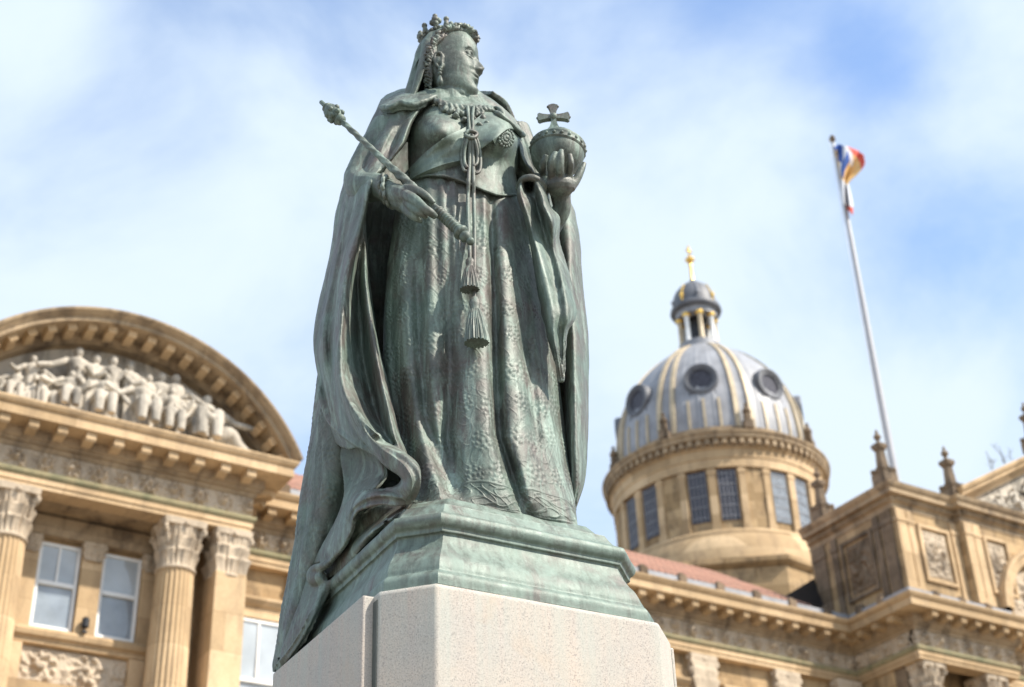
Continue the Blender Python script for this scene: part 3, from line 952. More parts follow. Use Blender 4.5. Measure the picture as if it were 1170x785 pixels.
# small black lamp on the ledge between the two windows
b = MB()
b.box(8.60, 8.70, 31.13, 31.23, 13.79, 13.83)
b.tube([(8.65, 31.18, 13.83), (8.65, 31.18, 13.9)], 0.02, 8)
b.lathe([(0.03, 0), (0.085, 0.02), (0.085, 0.2), (0.05, 0.24), (0.0, 0.25)], (8.65, 31.17, 13.9), 12)
tag(b.build("floodlight", M["black"]), "small black floodlight on the stone ledge between two sash windows", "lamp")

# weeds growing from the raking gable
b = MB()
rw = np.random.default_rng(5)
for k in range(8):
    px, py = 1128 + rw.random() * 26, 549 - (rw.random() * 3)
    x0 = 36.9 + rw.random() * 1.5
    z0 = 22.42 + (x0 - 35.0) * 0.553
    p0 = np.array([x0, gy - 0.2 + rw.random() * 0.3, z0])
    tip = p0 + np.array([rw.normal() * 0.35, rw.normal() * 0.1, 0.25 + rw.random() * 0.35])
    mid = (p0 + tip) / 2 + rw.normal(size=3) * 0.06
    b.tube([p0, mid, tip], [0.012, 0.009, 0.004], 5)
    for j in range(4):
        q = p0 + (tip - p0) * (0.45 + 0.13 * j)
        e = q + rw.normal(size=3) * np.array([0.18, 0.06, 0.1]) + np.array([0, 0, 0.12])
        b.tube([q, e], [0.007, 0.003], 4)
tag(b.build("weed", plain("dry_stems", (0.12, 0.10, 0.07), 0.8)), "wispy bare weed sprouting from the sloping gable cornice", "plant")

# =================================================================== DOMED TOWER
DX, DY = 41.72, 48.0
TH0 = math.atan2(-DY, -DX)
tower = empty("domed_tower", (DX, DY, 0), "round sandstone tower with ribbed lead dome, gilt ribs and columned lantern", "tower")


def circ(r, z, n=128):
    t = np.linspace(0, 2 * math.pi, n, endpoint=False)
    return np.stack([DX + r * np.cos(t), DY + r * np.sin(t), z + 0 * t], -1)


b = MB()
# octagonal base and its cornice
def octa(r, z): return [(DX + r * math.cos(TH0 + math.pi / 8 + k * math.pi / 4 + 0.06), DY + r * math.sin(TH0 + math.pi / 8 + k * math.pi / 4 + 0.06), z) for k in range(8)]
b.grid([octa(5.7, 15), octa(5.7, 26.1), octa(5.78, 26.1), octa(5.95, 26.25), octa(5.95, 26.45), octa(5.5, 26.6)], closed_u=True)
b.build("tower_base", M["stone"], tower)
b = MB(); b.lathe([(5.42, 26.5), (5.40, 26.9), (5.25, 27.5), (5.12, 27.72), (5.12, 27.85), (4.95, 27.95), (4.90, 28.05)], (DX, DY, 0), 128)
b.build("skirting", M["stone_smooth"], tower, True, 30)
b = MB(); b.lathe([(4.62, 28.0), (4.62, 31.3)], (DX, DY, 0), 128)
b.build("wall", M["stone"], tower, True)
b = MB(); b.lathe([(4.5, 31.0), (4.83, 31.0), (4.83, 31.42), (4.87, 31.44), (4.87, 31.85), (4.94, 31.9), (4.94, 31.95)], (DX, DY, 0), 128)
b.build("entablature", M["stone_smooth"], tower, True, 30)
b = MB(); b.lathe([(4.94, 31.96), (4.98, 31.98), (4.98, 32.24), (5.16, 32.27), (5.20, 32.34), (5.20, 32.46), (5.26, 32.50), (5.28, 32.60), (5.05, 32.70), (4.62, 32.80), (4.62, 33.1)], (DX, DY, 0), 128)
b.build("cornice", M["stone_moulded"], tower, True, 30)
for k in range(84):
    a = k / 84 * 2 * math.pi
    e = np.array([math.cos(a), math.sin(a), 0]); s_ = np.array([-e[1], e[0], 0])
    b = MB()
    b.obox(np.array([DX, DY, 32.11]) + e * 5.05, s_, e, np.array([0, 0, 1.0]), 0.10, 0.09, 0.12)
    b.build("dentil", M["stone_moulded"], tower)


def dpt(a, r, z): return np.array([DX + r * math.cos(a), DY + r * math.sin(a), z])


def rad_box(b, a, r0, r1, w, z0, z1):
    e = np.array([math.cos(a), math.sin(a), 0]); s_ = np.array([-e[1], e[0], 0])
    b.obox(np.array([DX, DY, (z0 + z1) / 2]) + e * (r0 + r1) / 2, s_, e, np.array([0, 0, 1.0]), w / 2, (r1 - r0) / 2, (z1 - z0) / 2)


for k in range(8):
    a = TH0 - 0.03 + k * math.pi / 4
    for s in (-1, 1):
        aw = a + s * 0.138
        lit = k == 1  # bay whose panes carry the painted sky reflection
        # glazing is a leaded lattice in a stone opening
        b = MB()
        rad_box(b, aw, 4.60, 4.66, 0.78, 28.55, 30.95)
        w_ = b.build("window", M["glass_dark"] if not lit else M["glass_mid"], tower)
        l_ = MB()
        e = np.array([math.cos(aw), math.sin(aw), 0]); s_ = np.array([-e[1], e[0], 0])
        for j in range(5):
            l_.obox(np.array([DX, DY, 29.75]) + e * 4.672 + s_ * (-0.36 + 0.18 * j), s_, e, np.array([0, 0, 1.0]), 0.014, 0.012, 1.2)
        for j in range(5):
            l_.obox(np.array([DX, DY, 28.75 + j * 0.5]) + e * 4.676 , s_, e, np.array([0, 0, 1.0]), 0.38, 0.012, 0.014)
        l_.build("lattice", M["lead"], w_)
    for off, w, r1 in ((0.0, 0.34, 4.78), (0.275, 0.30, 4.80), (-0.275, 0.30, 4.80)):
        b = MB()
        rad_box(b, a + off, 4.5, r1, w, 28.3, 30.98); rad_box(b, a + off, 4.5, r1 + 0.04, w + 0.08, 28.0, 28.3); rad_box(b, a + off, 4.5, r1 + 0.03, w + 0.06, 30.72, 30.86)
        b.build("pilaster", M["stone_smooth"], tower)
    b = MB()
    rad_box(b, a + math.pi / 8, 4.5, 4.72, 1.15, 28.0, 30.98)
    b.build("panel", M["stone"], tower)

# dome shell with standing seams
DP = catmull([(4.48, 32.8), (4.48, 33.8), (4.32, 35.1), (3.92, 36.4), (3.25, 37.6), (2.35, 38.6), (1.45, 39.3), (1.0, 39.5)], 60)
b = MB()
t = np.linspace(0, 2 * math.pi, 512, endpoint=False)
seam = 0.035 * np.exp(-((((t - TH0) * 40 / (2 * math.pi)) % 1.0 - 0.5) / 0.09) ** 2)
pts = [np.stack([DX + (r + seam * r / 4.4) * np.cos(t), DY + (r + seam * r / 4.4) * np.sin(t), z + 0 * t], -1) for r, z in DP]
b.grid(pts, closed_u=True)
b.build("dome", M["lead"], tower, True, 40)
for k in range(8):
    for s in (-1, 1):
        a = TH0 - 0.03 + math.pi / 8 + k * math.pi / 4 + s * 0.075
        b = MB()
        e = np.array([math.cos(a), math.sin(a), 0]); s_ = np.array([-e[1], e[0], 0])
        rings = []
        for r, z in DP[2:-6]:
            c = np.array([DX, DY, z]) + e * r
            w = 0.10 * (0.35 + 0.65 * r / 4.4)
            rings.append([c - s_ * w, c - s_ * w + e * 0.13, c + s_ * w + e * 0.13, c + s_ * w])
        b.grid(rings, closed_u=True); b.cap(rings[0])
        b.build("rib", M["pale_gilt"], tower)
    # gilded strips in each lead bay
    for off in (-0.155, 0.0, 0.155):
        b = MB()
        a = TH0 - 0.03 + k * math.pi / 4 + off
        e = np.array([math.cos(a), math.sin(a), 0]); s_ = np.array([-e[1], e[0], 0])
        rings = []
        for r, z in DP[3:15]:
            c = np.array([DX, DY, z]) + e * r
            rings.append([c - s_ * 0.05, c - s_ * 0.05 + e * 0.07, c + s_ * 0.05 + e * 0.07, c + s_ * 0.05])
        b.grid(rings, closed_u=True); b.cap(rings[0]); b.cap(rings[-1][::-1])
        b.build("rib", M["pale_gilt"], tower)
    # round dormer
    a = TH0 - 0.03 + k * math.pi / 4
    e = np.array([math.cos(a), math.sin(a), 0]); s_ = np.array([-e[1], e[0], 0]); up = np.array([0, 0, 1.0])
    b = MB()
    c = np.array([DX, DY, 35.75]) + e * 3.36
    tt = np.linspace(0, 2 * math.pi, 40, endpoint=False)
    ringf = lambda r, o: [c + e * o + s_ * r * math.cos(q) + up * r * math.sin(q) for q in tt]
    b.grid([ringf(0.8, 0.0), ringf(0.8, 0.95), ringf(0.76, 1.05), ringf(0.66, 1.05), ringf(0.62, 0.98), ringf(0.52, 0.98), ringf(0.5, 0.86)], closed_u=True)
    b.obox(c + e * 0.86 - up * 0.74, s_, e, up, 0.62, 0.10, 0.09)
    d_ = b.build("dormer", M["lead_dark"], tower)
    b = MB(); b.cap(ringf(0.55, 0.9))
    b.build("pane", M["glass_dark"], d_)
    # stone ornament standing on the cornice between the bays
    aa = a + math.pi / 8
    b = MB()
    rad_box(b, aa, 4.62, 5.0, 0.42, 32.85, 33.25); rad_box(b, aa, 4.7, 4.95, 0.25, 33.25, 33.6)
    b.lathe([(0.14, 0), (0.2, 0.12), (0.12, 0.3), (0.06, 0.42), (0.09, 0.5), (0.0, 0.6)], tuple(dpt(aa, 4.82, 33.6)), 10)
    b.build("pinnacle", M["stone_dark"], tower)

# lantern
b = MB(); b.lathe([(1.5, 39.1), (1.45, 39.3), (1.2, 39.5), (1.08, 39.6), (1.0, 39.62), (1.0, 40.0), (0.9, 40.02)], (DX, DY, 0), 48)
lan = b.build("lantern", M["lead"], tower, True, 30)
b = MB(); b.lathe([(0.42, 39.9), (0.42, 41.75)], (DX, DY, 0), 32)
b.build("core", M["black"], lan)
for k in range(8):
    a = TH0 + 0.2 + k * math.pi / 4
    b = MB()
    b.lathe([(0.16, 39.98), (0.16, 40.1), (0.125, 40.16), (0.115, 41.35), (0.15, 41.42), (0.17, 41.55)], (DX + 0.86 * math.cos(a), DY + 0.86 * math.sin(a), 0), 12)
    b.build("column", M["white_paint"] if k % 2 else M["pale_gilt"], lan, True, 40)
    b = MB()
    b.lathe([(0.16, 41.40), (0.2, 41.5), (0.2, 41.58)], (DX + 0.86 * math.cos(a), DY + 0.86 * math.sin(a), 0), 12)
    b.build("capital", M["gold"], lan)
b = MB(); b.lathe([(0.5, 41.56), (1.02, 41.56), (1.02, 41.6), (1.04, 41.9), (0.5, 41.9)], (DX, DY, 0), 48)
b.build("entablature", M["lead"], lan, True, 30)
b = MB(); b.lathe([(0.9, 41.88), (1.22, 41.9), (1.28, 42.02), (1.24, 42.16), (1.08, 42.22), (1.06, 42.5), (0.98, 42.95), (0.78, 43.35), (0.45, 43.65), (0.16, 43.8), (0.14, 43.95), (0.0, 43.98)], (DX, DY, 0), 64)
cup = b.build("cupola", M["lead_dark"], lan, True, 30)
for k in range(8):
    a = TH0 + 0.2 + k * math.pi / 4
    b = MB()
    path = [dpt(a, r + 0.02, z) for r, z in ((1.06, 42.3), (1.05, 42.55), (0.97, 42.95), (0.78, 43.35))]
    b.tube(path, [0.06, 0.05, 0.045, 0.04], 6)
    b.ball(dpt(a, 1.1, 42.6), (0.1, 0.1, 0.16), 8, 6)
    b.build("rib", M["gold"] if k % 2 else M["lead"], lan)
b = MB(); b.lathe([(0.13, 43.9), (0.09, 44.1), (0.07, 44.7), (0.10, 44.95), (0.07, 45.0), (0.05, 45.05)], (DX, DY, 0), 16)
fin = b.build("finial", M["gold"], tower, True, 40)
b = MB(); b.ball((DX, DY, 45.25), 0.20, 16, 12); b.ball((DX, DY, 45.25), (0.26, 0.26, 0.05), 12, 6)
b.tube([(DX, DY, 45.4), (DX, DY, 46.1)], 0.05, 8); b.box(DX - 0.16, DX + 0.16, DY - 0.04, DY + 0.04, 45.75, 45.86)
b.build("ball", M["gold"], fin, True)

# =================================================================== FLAGPOLE AND FLAG
FX, FYY = 37.0, 33.0
pb = MB(); pb.lathe([(0.15, 17.8), (0.15, 24.0), (0.115, 32), (0.07, 40.0), (0.05, 40.25)], (FX, FYY, 0), 20)
pb.lathe([(0.26, 21.0), (0.26, 21.4), (0.18, 21.5)], (FX, FYY, 0), 20)
pole = pb.build("flagpole", M["pole"], None, True, 30)
tag(pole, "tall pale grey flagpole rising from the roof behind the corner pavilion", "flagpole")
b = MB(); b.tube([(FX - 0.2, FYY - 0.02, 40.28), (FX - 0.27, FYY - 0.03, 34), (FX - 0.21, FYY - 0.02, 23)], 0.014, 5)
b.build("halyard", M["white_paint"], pole)
b = MB(); b.ball((FX, FYY, 40.42), (0.12, 0.12, 0.2), 12, 8); b.tube([(FX - 0.2, FYY, 40.3), (FX + 0.05, FYY, 40.3)], 0.04, 8)
b.build("truck", M["stone_dark"], pole, True)


def flag_mat():
    t = NT("flag_cloth")
    at = t.n("ShaderNodeUVMap")
    sx = t.n("ShaderNodeSeparateXYZ"); t.l(at.outputs[0], sx.inputs[0])
    u, v = sx.outputs[0], sx.outputs[1]

    def m(op, a, b_=None):
        x = t.n("ShaderNodeMath", operation=op)
        for i, q in enumerate((a, b_)):
            if q is None: continue
            if isinstance(q, (int, float)): x.inputs[i].default_value = q
            else: t.l(q, x.inputs[i])
        return x.outputs[0]

    def band(expr, w): return m("LESS_THAN", m("ABSOLUTE", expr), w)
    BLUE, YEL, RED, WH = (0.05, 0.11, 0.34), (0.70, 0.46, 0.19), (0.58, 0.11, 0.08), (0.66, 0.67, 0.70)
    gt = lambda a_, b_: m("GREATER_THAN", a_, b_)
    lt = lambda a_, b_: m("LESS_THAN", a_, b_)
    AND = lambda *q: q[0] if len(q) == 1 else m("MULTIPLY", q[0], AND(*q[1:]))
    wv = m("ADD", u, m("MULTIPLY", v, -0.55))          # diagonal coordinate
    c = t.mix(gt(v, 0.46), WH, YEL)
    c = t.mix(AND(gt(v, 0.5), band(m("ADD", wv, 0.0), 0.09)), c, BLUE)
    c = t.mix(AND(gt(v, 0.5), band(m("ADD", wv, 0.14), 0.06)), c, WH)
    c = t.mix(AND(gt(v, 0.72), band(m("SUBTRACT", m("ADD", u, m("MULTIPLY", v, 0.5)), 0.98), 0.05)), c, WH)
    c = t.mix(AND(gt(m("ADD", u, m("MULTIPLY", v, 2.2)), 2.62), gt(u, 0.44)), c, RED)
    c = t.mix(AND(gt(v, 0.74), lt(u, 0.34)), c, BLUE)
    c = t.mix(AND(gt(v, 0.45), lt(u, 0.11), lt(v, 0.93)), c, YEL)
    c = t.mix(AND(lt(v, 0.36), gt(v, 0.12), band(m("SUBTRACT", u, 0.45), 0.10)), c, BLUE)
    c = t.mix(AND(lt(v, 0.11), gt(u, 0.45)), c, RED)
    return t.done(c, 0.8, spec=0.2)


# limp flag: wide fold blowing to the right under the truck, the fly end gathered and hanging down the pole
ctrl = []
fpx = [  # rows down the hoist: pixel x of hoist, mid folds, fly ; y
    [(953, 168), (958, 165), (966, 167), (974, 170), (981, 173), (987, 177)],
    [(955, 178), (959, 178), (966, 181), (974, 182), (982, 184), (988, 188)],
    [(957, 188), (960, 190), (964, 193), (970, 194), (976, 196), (980, 199)],
    [(960, 200), (962, 202), (964, 205), (966, 207), (968, 208), (970, 209)],
    [(961, 211), (963, 213), (965, 215), (967, 217), (969, 218), (971, 219)],
    [(961, 224), (964, 226), (966, 229), (969, 231), (971, 232), (974, 233)],
    [(963, 231), (965, 234), (967, 238), (970, 241), (972, 243), (974, 246)]]
FD = float(np.array([FX, FYY]) @ HF)
for r_, row in enumerate(fpx):
    ctrl.append([P(x, y, FD - 0.25 + 0.34 * math.sin(j * 2.1 + r_ * 0.5)) for j, (x, y) in enumerate(row)])
ctrl = np.array(ctrl)
gr = catmull(catmull(ctrl, 60).transpose(1, 0, 2), 50).transpose(1, 0, 2)
b = MB(); b.grid(gr)
flag = b.build("flag", flag_mat(), None, True, recalc=False)
uv = flag.data.uv_layers.new(name="UVMap")
U, V = np.meshgrid(np.linspace(0, 1, 50), np.linspace(1, 0, 60))
luv = np.stack([U.ravel(), V.ravel()], -1)
li = np.zeros(len(flag.data.loops), int); flag.data.loops.foreach_get("vertex_index", li)
uv.data.foreach_set("uv", luv[li].ravel())
md = flag.modifiers.new("thickness", "SOLIDIFY"); md.thickness = 0.02
tag(flag, "limp blue, yellow, red and white flag hanging at the top of the pole", "flag")
# =================================================================== THE STATUE AND ITS PEDESTAL
PC = np.array([3.352, 5.67]); PTH = R(-3.0)
PE1 = np.array([math.cos(PTH), math.sin(PTH)]); PE2 = np.array([-math.sin(PTH), math.cos(PTH)])
D0 = 6.58
ZTOP = 4.526


def ped_ring(b, a=None, side=None):
    """chamfered square plan, b = distance of the front face from the centre"""
    a = b * 0.735 if a is None else a
    s = b * 0.975 if side is None else side
    c = s - a
    pts = [(-a, -b), (a, -b), (s, -b + c), (s, b - c), (a, b), (-a, b), (-s, b - c), (-s, -b + c)]
    return [PC + PE1 * x + PE2 * y for x, y in pts]


def loft_rings(b, rows, cap0=True, cap1=True):
    rings = [[(p[0], p[1], z) for p in ped_ring(q)] for q, z in rows]
    b.grid(rings, closed_u=True)
    if cap0: b.cap(rings[0][::-1])
    if cap1: b.cap(rings[-1])


def bronze(name, green=0.5, plinth=False, pale=0.0):
    t = NT(name)
    n1 = t.noise(3.2, 7, 0.62, 0.6)
    n2 = t.noise(9.0, 7, 0.7, 0.8, t.vec((1.4, 1.4, 0.28)))
    n3 = t.noise(46, 5, 0.75)
    G1, G2 = (0.118, 0.162, 0.133), (0.245, 0.318, 0.272)
    BR, DK = (0.112, 0.098, 0.086), (0.028, 0.035, 0.028)
    c = t.mix(t.ramp(n1, [(0.38 - 0.2 * (green - 0.5), 0.0), (0.62 - 0.2 * (green - 0.5), 1.0)]), BR, G1)
    c = t.mix(t.ramp(n2, [(0.50, 0.0), (0.66, 0.9)]), c, G2)
    n4 = t.noise(5.0, 8, 0.68, 1.0, t.vec((1.0, 1.0, 0.45), (0.3, 0.2, 0)))
    c = t.mix(t.ramp(n4, [(0.50, 0.0), (0.68, 0.8)]), c, DK)
    n7 = t.noise(24, 6, 0.65, 0.5, t.vec((1, 1, 0.10)))
    c = t.mix(t.ramp(n7, [(0.56, 0.0), (0.74, 0.5)]), c, (0.30, 0.37, 0.32))
    c = t.mix(t.ramp(n7, [(0.30, 0.4), (0.42, 0.0)]), c, DK)
    c = t.mix(0.5, c, t.ramp(n3, [(0.25, 0.22), (0.75, 0.78)]), "SOFT_LIGHT")
    if plinth:
        n5 = t.noise(7.0, 6, 0.6, 0.2, t.vec((2.6, 2.6, 0.5)))
        c = t.mix(t.ramp(n5, [(0.40, 0.0), (0.66, 0.9)]), c, (0.185, 0.245, 0.208))
        n6 = t.noise(4.0, 6, 0.6, 0.2, t.vec((1, 1, 4)))
        c = t.mix(t.ramp(n6, [(0.56, 0.0), (0.74, 0.6)]), c, (0.13, 0.115, 0.105))
    if pale: c = t.mix(pale, c, (0.25, 0.32, 0.275))
    rough = t.ramp(n2, [(0.3, 0.45), (0.7, 0.68)])
    nr = t.bump(n3, 0.35, 0.006)
    nr = t.bump(t.noise(14, 6, 0.6), 0.14, 0.012, nr)
    return t.done(c, rough, nr, 0.10, 0.5)


M["bronze"] = bronze("green_bronze", green=0.5)
M["bronze_green"] = bronze("verdigris_bronze", green=0.75)
M["bronze_pale"] = bronze("pale_bronze", green=0.95, pale=0.28)
M["bronze_brown"] = bronze("brown_bronze", green=0.3)
M["bronze_plinth"] = bronze("pale_verdigris", green=0.8, plinth=True)


def granite_mat():
    t = NT("pale_granite")
    s1 = t.noise(165, 5, 0.7)
    s2 = t.noise(150, 3, 0.6, 0, t.vec((1, 1, 1), (0.4, 0.9, 0.2)))
    big = t.noise(3.0, 6, 0.6, 0.4)
    c = t.mix(t.ramp(big, [(0.3, 0.0), (0.7, 1.0)]), (0.52, 0.44, 0.365), (0.43, 0.395, 0.355))
    c = t.mix(t.ramp(s1, [(0.51, 0.0), (0.62, 0.85)]), c, (0.20, 0.18, 0.17))
    c = t.mix(t.ramp(s2, [(0.52, 0.0), (0.68, 0.5)]), c, (0.60, 0.55, 0.50))
    st = t.noise(4.0, 8, 0.65, 0.3, t.vec((3, 3, 0.22)))
    c = t.mix(t.ramp(st, [(0.50, 0.0), (0.76, 0.30)]), c, (0.38, 0.37, 0.34))
    # green run-off from the bronze, strongest under the casting and thinning downwards
    sx = t.n("ShaderNodeSeparateXYZ"); t.l(t.tc.outputs["Object"], sx.inputs[0])
    mr = t.n("ShaderNodeMapRange"); t.l(sx.outputs[2], mr.inputs[0])
    mr.inputs[1].default_value, mr.inputs[2].default_value = 3.25, 4.0
    gs = t.noise(7.0, 7, 0.6, 0.1, t.vec((2.2, 2.2, 0.07)))
    mm = t.n("ShaderNodeMath", operation="MULTIPLY"); t.l(mr.outputs[0], mm.inputs[0]); t.l(t.ramp(gs, [(0.42, 0.0), (0.72, 0.6)]), mm.inputs[1])
    c = t.mix(mm.outputs[0], c, (0.40, 0.46, 0.41))
    rs = t.noise(2.4, 6, 0.6, 0.8)
    c = t.mix(t.ramp(rs, [(0.55, 0.0), (0.72, 0.35)]), c, (0.50, 0.37, 0.26))
    return t.done(c, 0.75, t.bump(s1, 0.25, 0.006), spec=0.35)


M["granite"] = granite_mat()
M["joint"] = plain("dark_joint", (0.10, 0.11, 0.10), 0.9)

# ------------------------------------------------------------------ granite pedestal
pedestal = empty("pedestal", (PC[0], PC[1], 0), "pale speckled granite pedestal with cut corners under the bronze queen", "pedestal")
b = MB()
loft_rings(b, [(0.735, 1.1), (0.735, 3.985), (0.725, 4.0)], False, True)
sh_ = b.build("shaft", M["granite"], pedestal)
bv = sh_.modifiers.new("arris", "BEVEL"); bv.width = 0.012; bv.segments = 3


def side_block(sgn):
    b = MB()
    h, y0, y1, z0, z1 = 0.765, -0.515, 0.515, 1.1, 3.99
    x0, x1 = (0.70, h) if sgn > 0 else (-h, -0.70)
    ring = [PC + PE1 * x + PE2 * y for x, y in ((x0, y0), (x1, y0), (x1, y1), (x0, y1))]
    lo, hi = [(p[0], p[1], z0) for p in ring], [(p[0], p[1], z1) for p in ring]
    b.grid([lo, hi], closed_u=True); b.cap(lo[::-1]); b.cap(hi)
    o = b.build("side_slab", M["granite"], pedestal)
    bv = o.modifiers.new("arris", "BEVEL"); bv.width = 0.008; bv.segments = 2
    return o


side_block(-1); side_block(1)
b = MB()
for sx in (-1, 1):
    x = sx * 0.712
    p = PC + PE1 * x + PE2 * (-0.535)
    b.obox((p[0], p[1], 2.5), (*PE1, 0), (*PE2, 0), (0, 0, 1), 0.008, 0.02, 1.46)
b.build("joint", M["joint"], pedestal)
b = MB()
loft_rings(b, [(1.35, 0.0), (1.35, 0.3), (1.33, 0.32), (1.15, 0.33), (1.15, 0.62), (1.13, 0.64), (0.95, 0.66), (0.90, 0.72), (0.88, 0.95), (0.82, 1.05), (0.76, 1.12)], False, True)
b.build("step", M["granite"], pedestal)

# ------------------------------------------------------------------ the statue
statue = empty("statue", (PC[0], PC[1], 4.0), "green bronze statue of a crowned queen in a long cloak holding orb and sceptre", "statue")

b = MB()
PROF = catmull([(0.697, 4.012), (0.697, 4.055), (0.682, 4.08), (0.672, 4.088), (0.668, 4.115), (0.655, 4.155), (0.628, 4.20), (0.604, 4.25), (0.594, 4.288), (0.598, 4.297), (0.606, 4.30), (0.608, 4.318), (0.622, 4.330), (0.630, 4.352), (0.624, 4.376), (0.606, 4.388), (0.588, 4.40), (0.58, 4.41), (0.556, 4.452), (0.552, 4.458), (0.532, 4.462), (0.524, 4.47), (0.486, 4.519), (0.478, 4.526)], 140)
rows = [(q, z) for q, z in PROF]
# every ring is subdivided so the casting can carry dents
rings = []
for q, z in rows:
    r8 = ped_ring(q)
    pts = []
    for i in range(8):
        a, c = r8[i], r8[(i + 1) % 8]
        for j in range(40):
            pts.append(a + (c - a) * j / 40)
    pts = np.array(pts)
    nz = (vnoise(pts[:, 0] * 9 + 5, pts[:, 1] * 9 + z * 6, 3) - 0.5) * 0.006
    dirv = pts - PC
    dirv /= np.linalg.norm(dirv, axis=1)[:, None]
    pts = pts + dirv * nz[:, None]
    rings.append(np.c_[pts, np.full(len(pts), z) + 0.5 * nz])
b.grid(rings, closed_u=True); b.cap(rings[0][::-1]); b.cap(rings[-1])
b.build("plinth", M["bronze_plinth"], statue, True, 35)


def S(pts):
    """control rows of (px, py, depth relative to the axis) -> array"""
    return np.asarray(pts, float)


def surf(rows, nv, nu):
    """smooth surface through control rows [[(px,py,d),...],...], returned as pixel-depth array"""
    c = S(rows)
    a = catmull(c, nv)
    return catmull(a.transpose(1, 0, 2), nu).transpose(1, 0, 2)


def W(a): return PA(a[..., 0], a[..., 1], D0 + a[..., 2])


def normals(p):
    du = np.gradient(p, axis=1); dv = np.gradient(p, axis=0)
    n = np.cross(du, dv)
    return n / (np.linalg.norm(n, axis=-1)[..., None] + 1e-9)


def slab_sheet(b, pts, th, along_view=False):
    """closed thick sheet: front grid, back grid and rim"""
    n = normals(pts)
    view = pts - EYE
    s = np.sign((n * view).sum(-1).mean())
    back = pts + (n * s * th if not along_view else view / np.linalg.norm(view, axis=-1)[..., None] * th * 0.65 + n * s * th * 0.5)
    nv, nu = pts.shape[:2]
    base = b.n
    b.v.append(pts.reshape(-1, 3)); b.v.append(back.reshape(-1, 3)); b.n += 2 * nv * nu
    a = np.arange(nv * nu).reshape(nv, nu) + base; k = a + nv * nu
    q = np.stack([a[:-1, :-1], a[:-1, 1:], a[1:, 1:], a[1:, :-1]], -1).reshape(-1, 4)
    q2 = np.stack([k[:-1, :-1], k[1:, :-1], k[1:, 1:], k[:-1, 1:]], -1).reshape(-1, 4)
    b.f.extend(map(tuple, q.tolist())); b.f.extend(map(tuple, q2.tolist()))
    for e, f in ((a[0], k[0]), (a[-1], k[-1]), (a[:, 0], k[:, 0]), (a[:, -1], k[:, -1])):
        b.f.extend(map(tuple, np.stack([e[:-1], f[:-1], f[1:], e[1:]], -1).tolist()))


def fuse(o, voxel, smooth=4, factor=0.5):
    """merge the pieces of one casting into one continuous surface"""
    md = o.modifiers.new("fuse", "REMESH"); md.mode = "VOXEL"; md.voxel_size = voxel; md.use_smooth_shade = True
    if smooth:
        sm = o.modifiers.new("soften", "SMOOTH"); sm.iterations = smooth; sm.factor = factor
    dg = bpy.context.evaluated_depsgraph_get()
    me = bpy.data.meshes.new_from_object(o.evaluated_get(dg))
    o.modifiers.clear()
    old = o.data
    o.data = me
    me.name = o.name
    bpy.data.meshes.remove(old)
    me.polygons.foreach_set("use_smooth", [True] * len(me.polygons))
    return o


def dents(o, amp, freq, seed=0.0, zs=1.0):
    me = o.data
    n = len(me.vertices)
    co = np.zeros(n * 3); me.vertices.foreach_get("co", co); co = co.reshape(-1, 3)
    no = np.zeros(n * 3); me.vertices.foreach_get("normal", no); no = no.reshape(-1, 3)
    hx = co[:, 0] * HR[0] + co[:, 1] * HR[1]; hy = co[:, 0] * HF[0] + co[:, 1] * HF[1]
    h = vnoise(hx * freq + hy * freq * 0.6 + seed, co[:, 2] * freq * zs + hy * freq * 0.5, 3) - 0.5
    me.vertices.foreach_set("co", (co + no * (h * amp)[:, None]).ravel())
    me.update()


def px_tube(b, pts, rad, n=12, k=6, caps=True):
    c = catmull(S(pts), len(pts) * k)
    r = catmull(np.asarray(rad, float).reshape(-1, 1), len(c))[:, 0] if np.ndim(rad) else rad
    b.tube(W(c), r, n, caps)


# ---- gown skirt -------------------------------------------------------------
SK = np.array([  # y, x left, x right, depth, bulge
    (185, 474, 584, 0.00, .20), (205, 468, 588, 0.0, .245), (240, 452, 602, 0.00, .30), (300, 443, 615, 0.0, .35), (360, 439, 626, 0.0, .38), (420, 438, 636, 0.0, .41),
    (480, 444, 645, 0.0, .43), (540, 456, 653, -0.02, .45), (575, 464, 657, -0.04, .46), (600, 468, 660, -0.04, .46)], float)


def skp(y, c): return np.interp(y, SK[:, 0], SK[:, c])


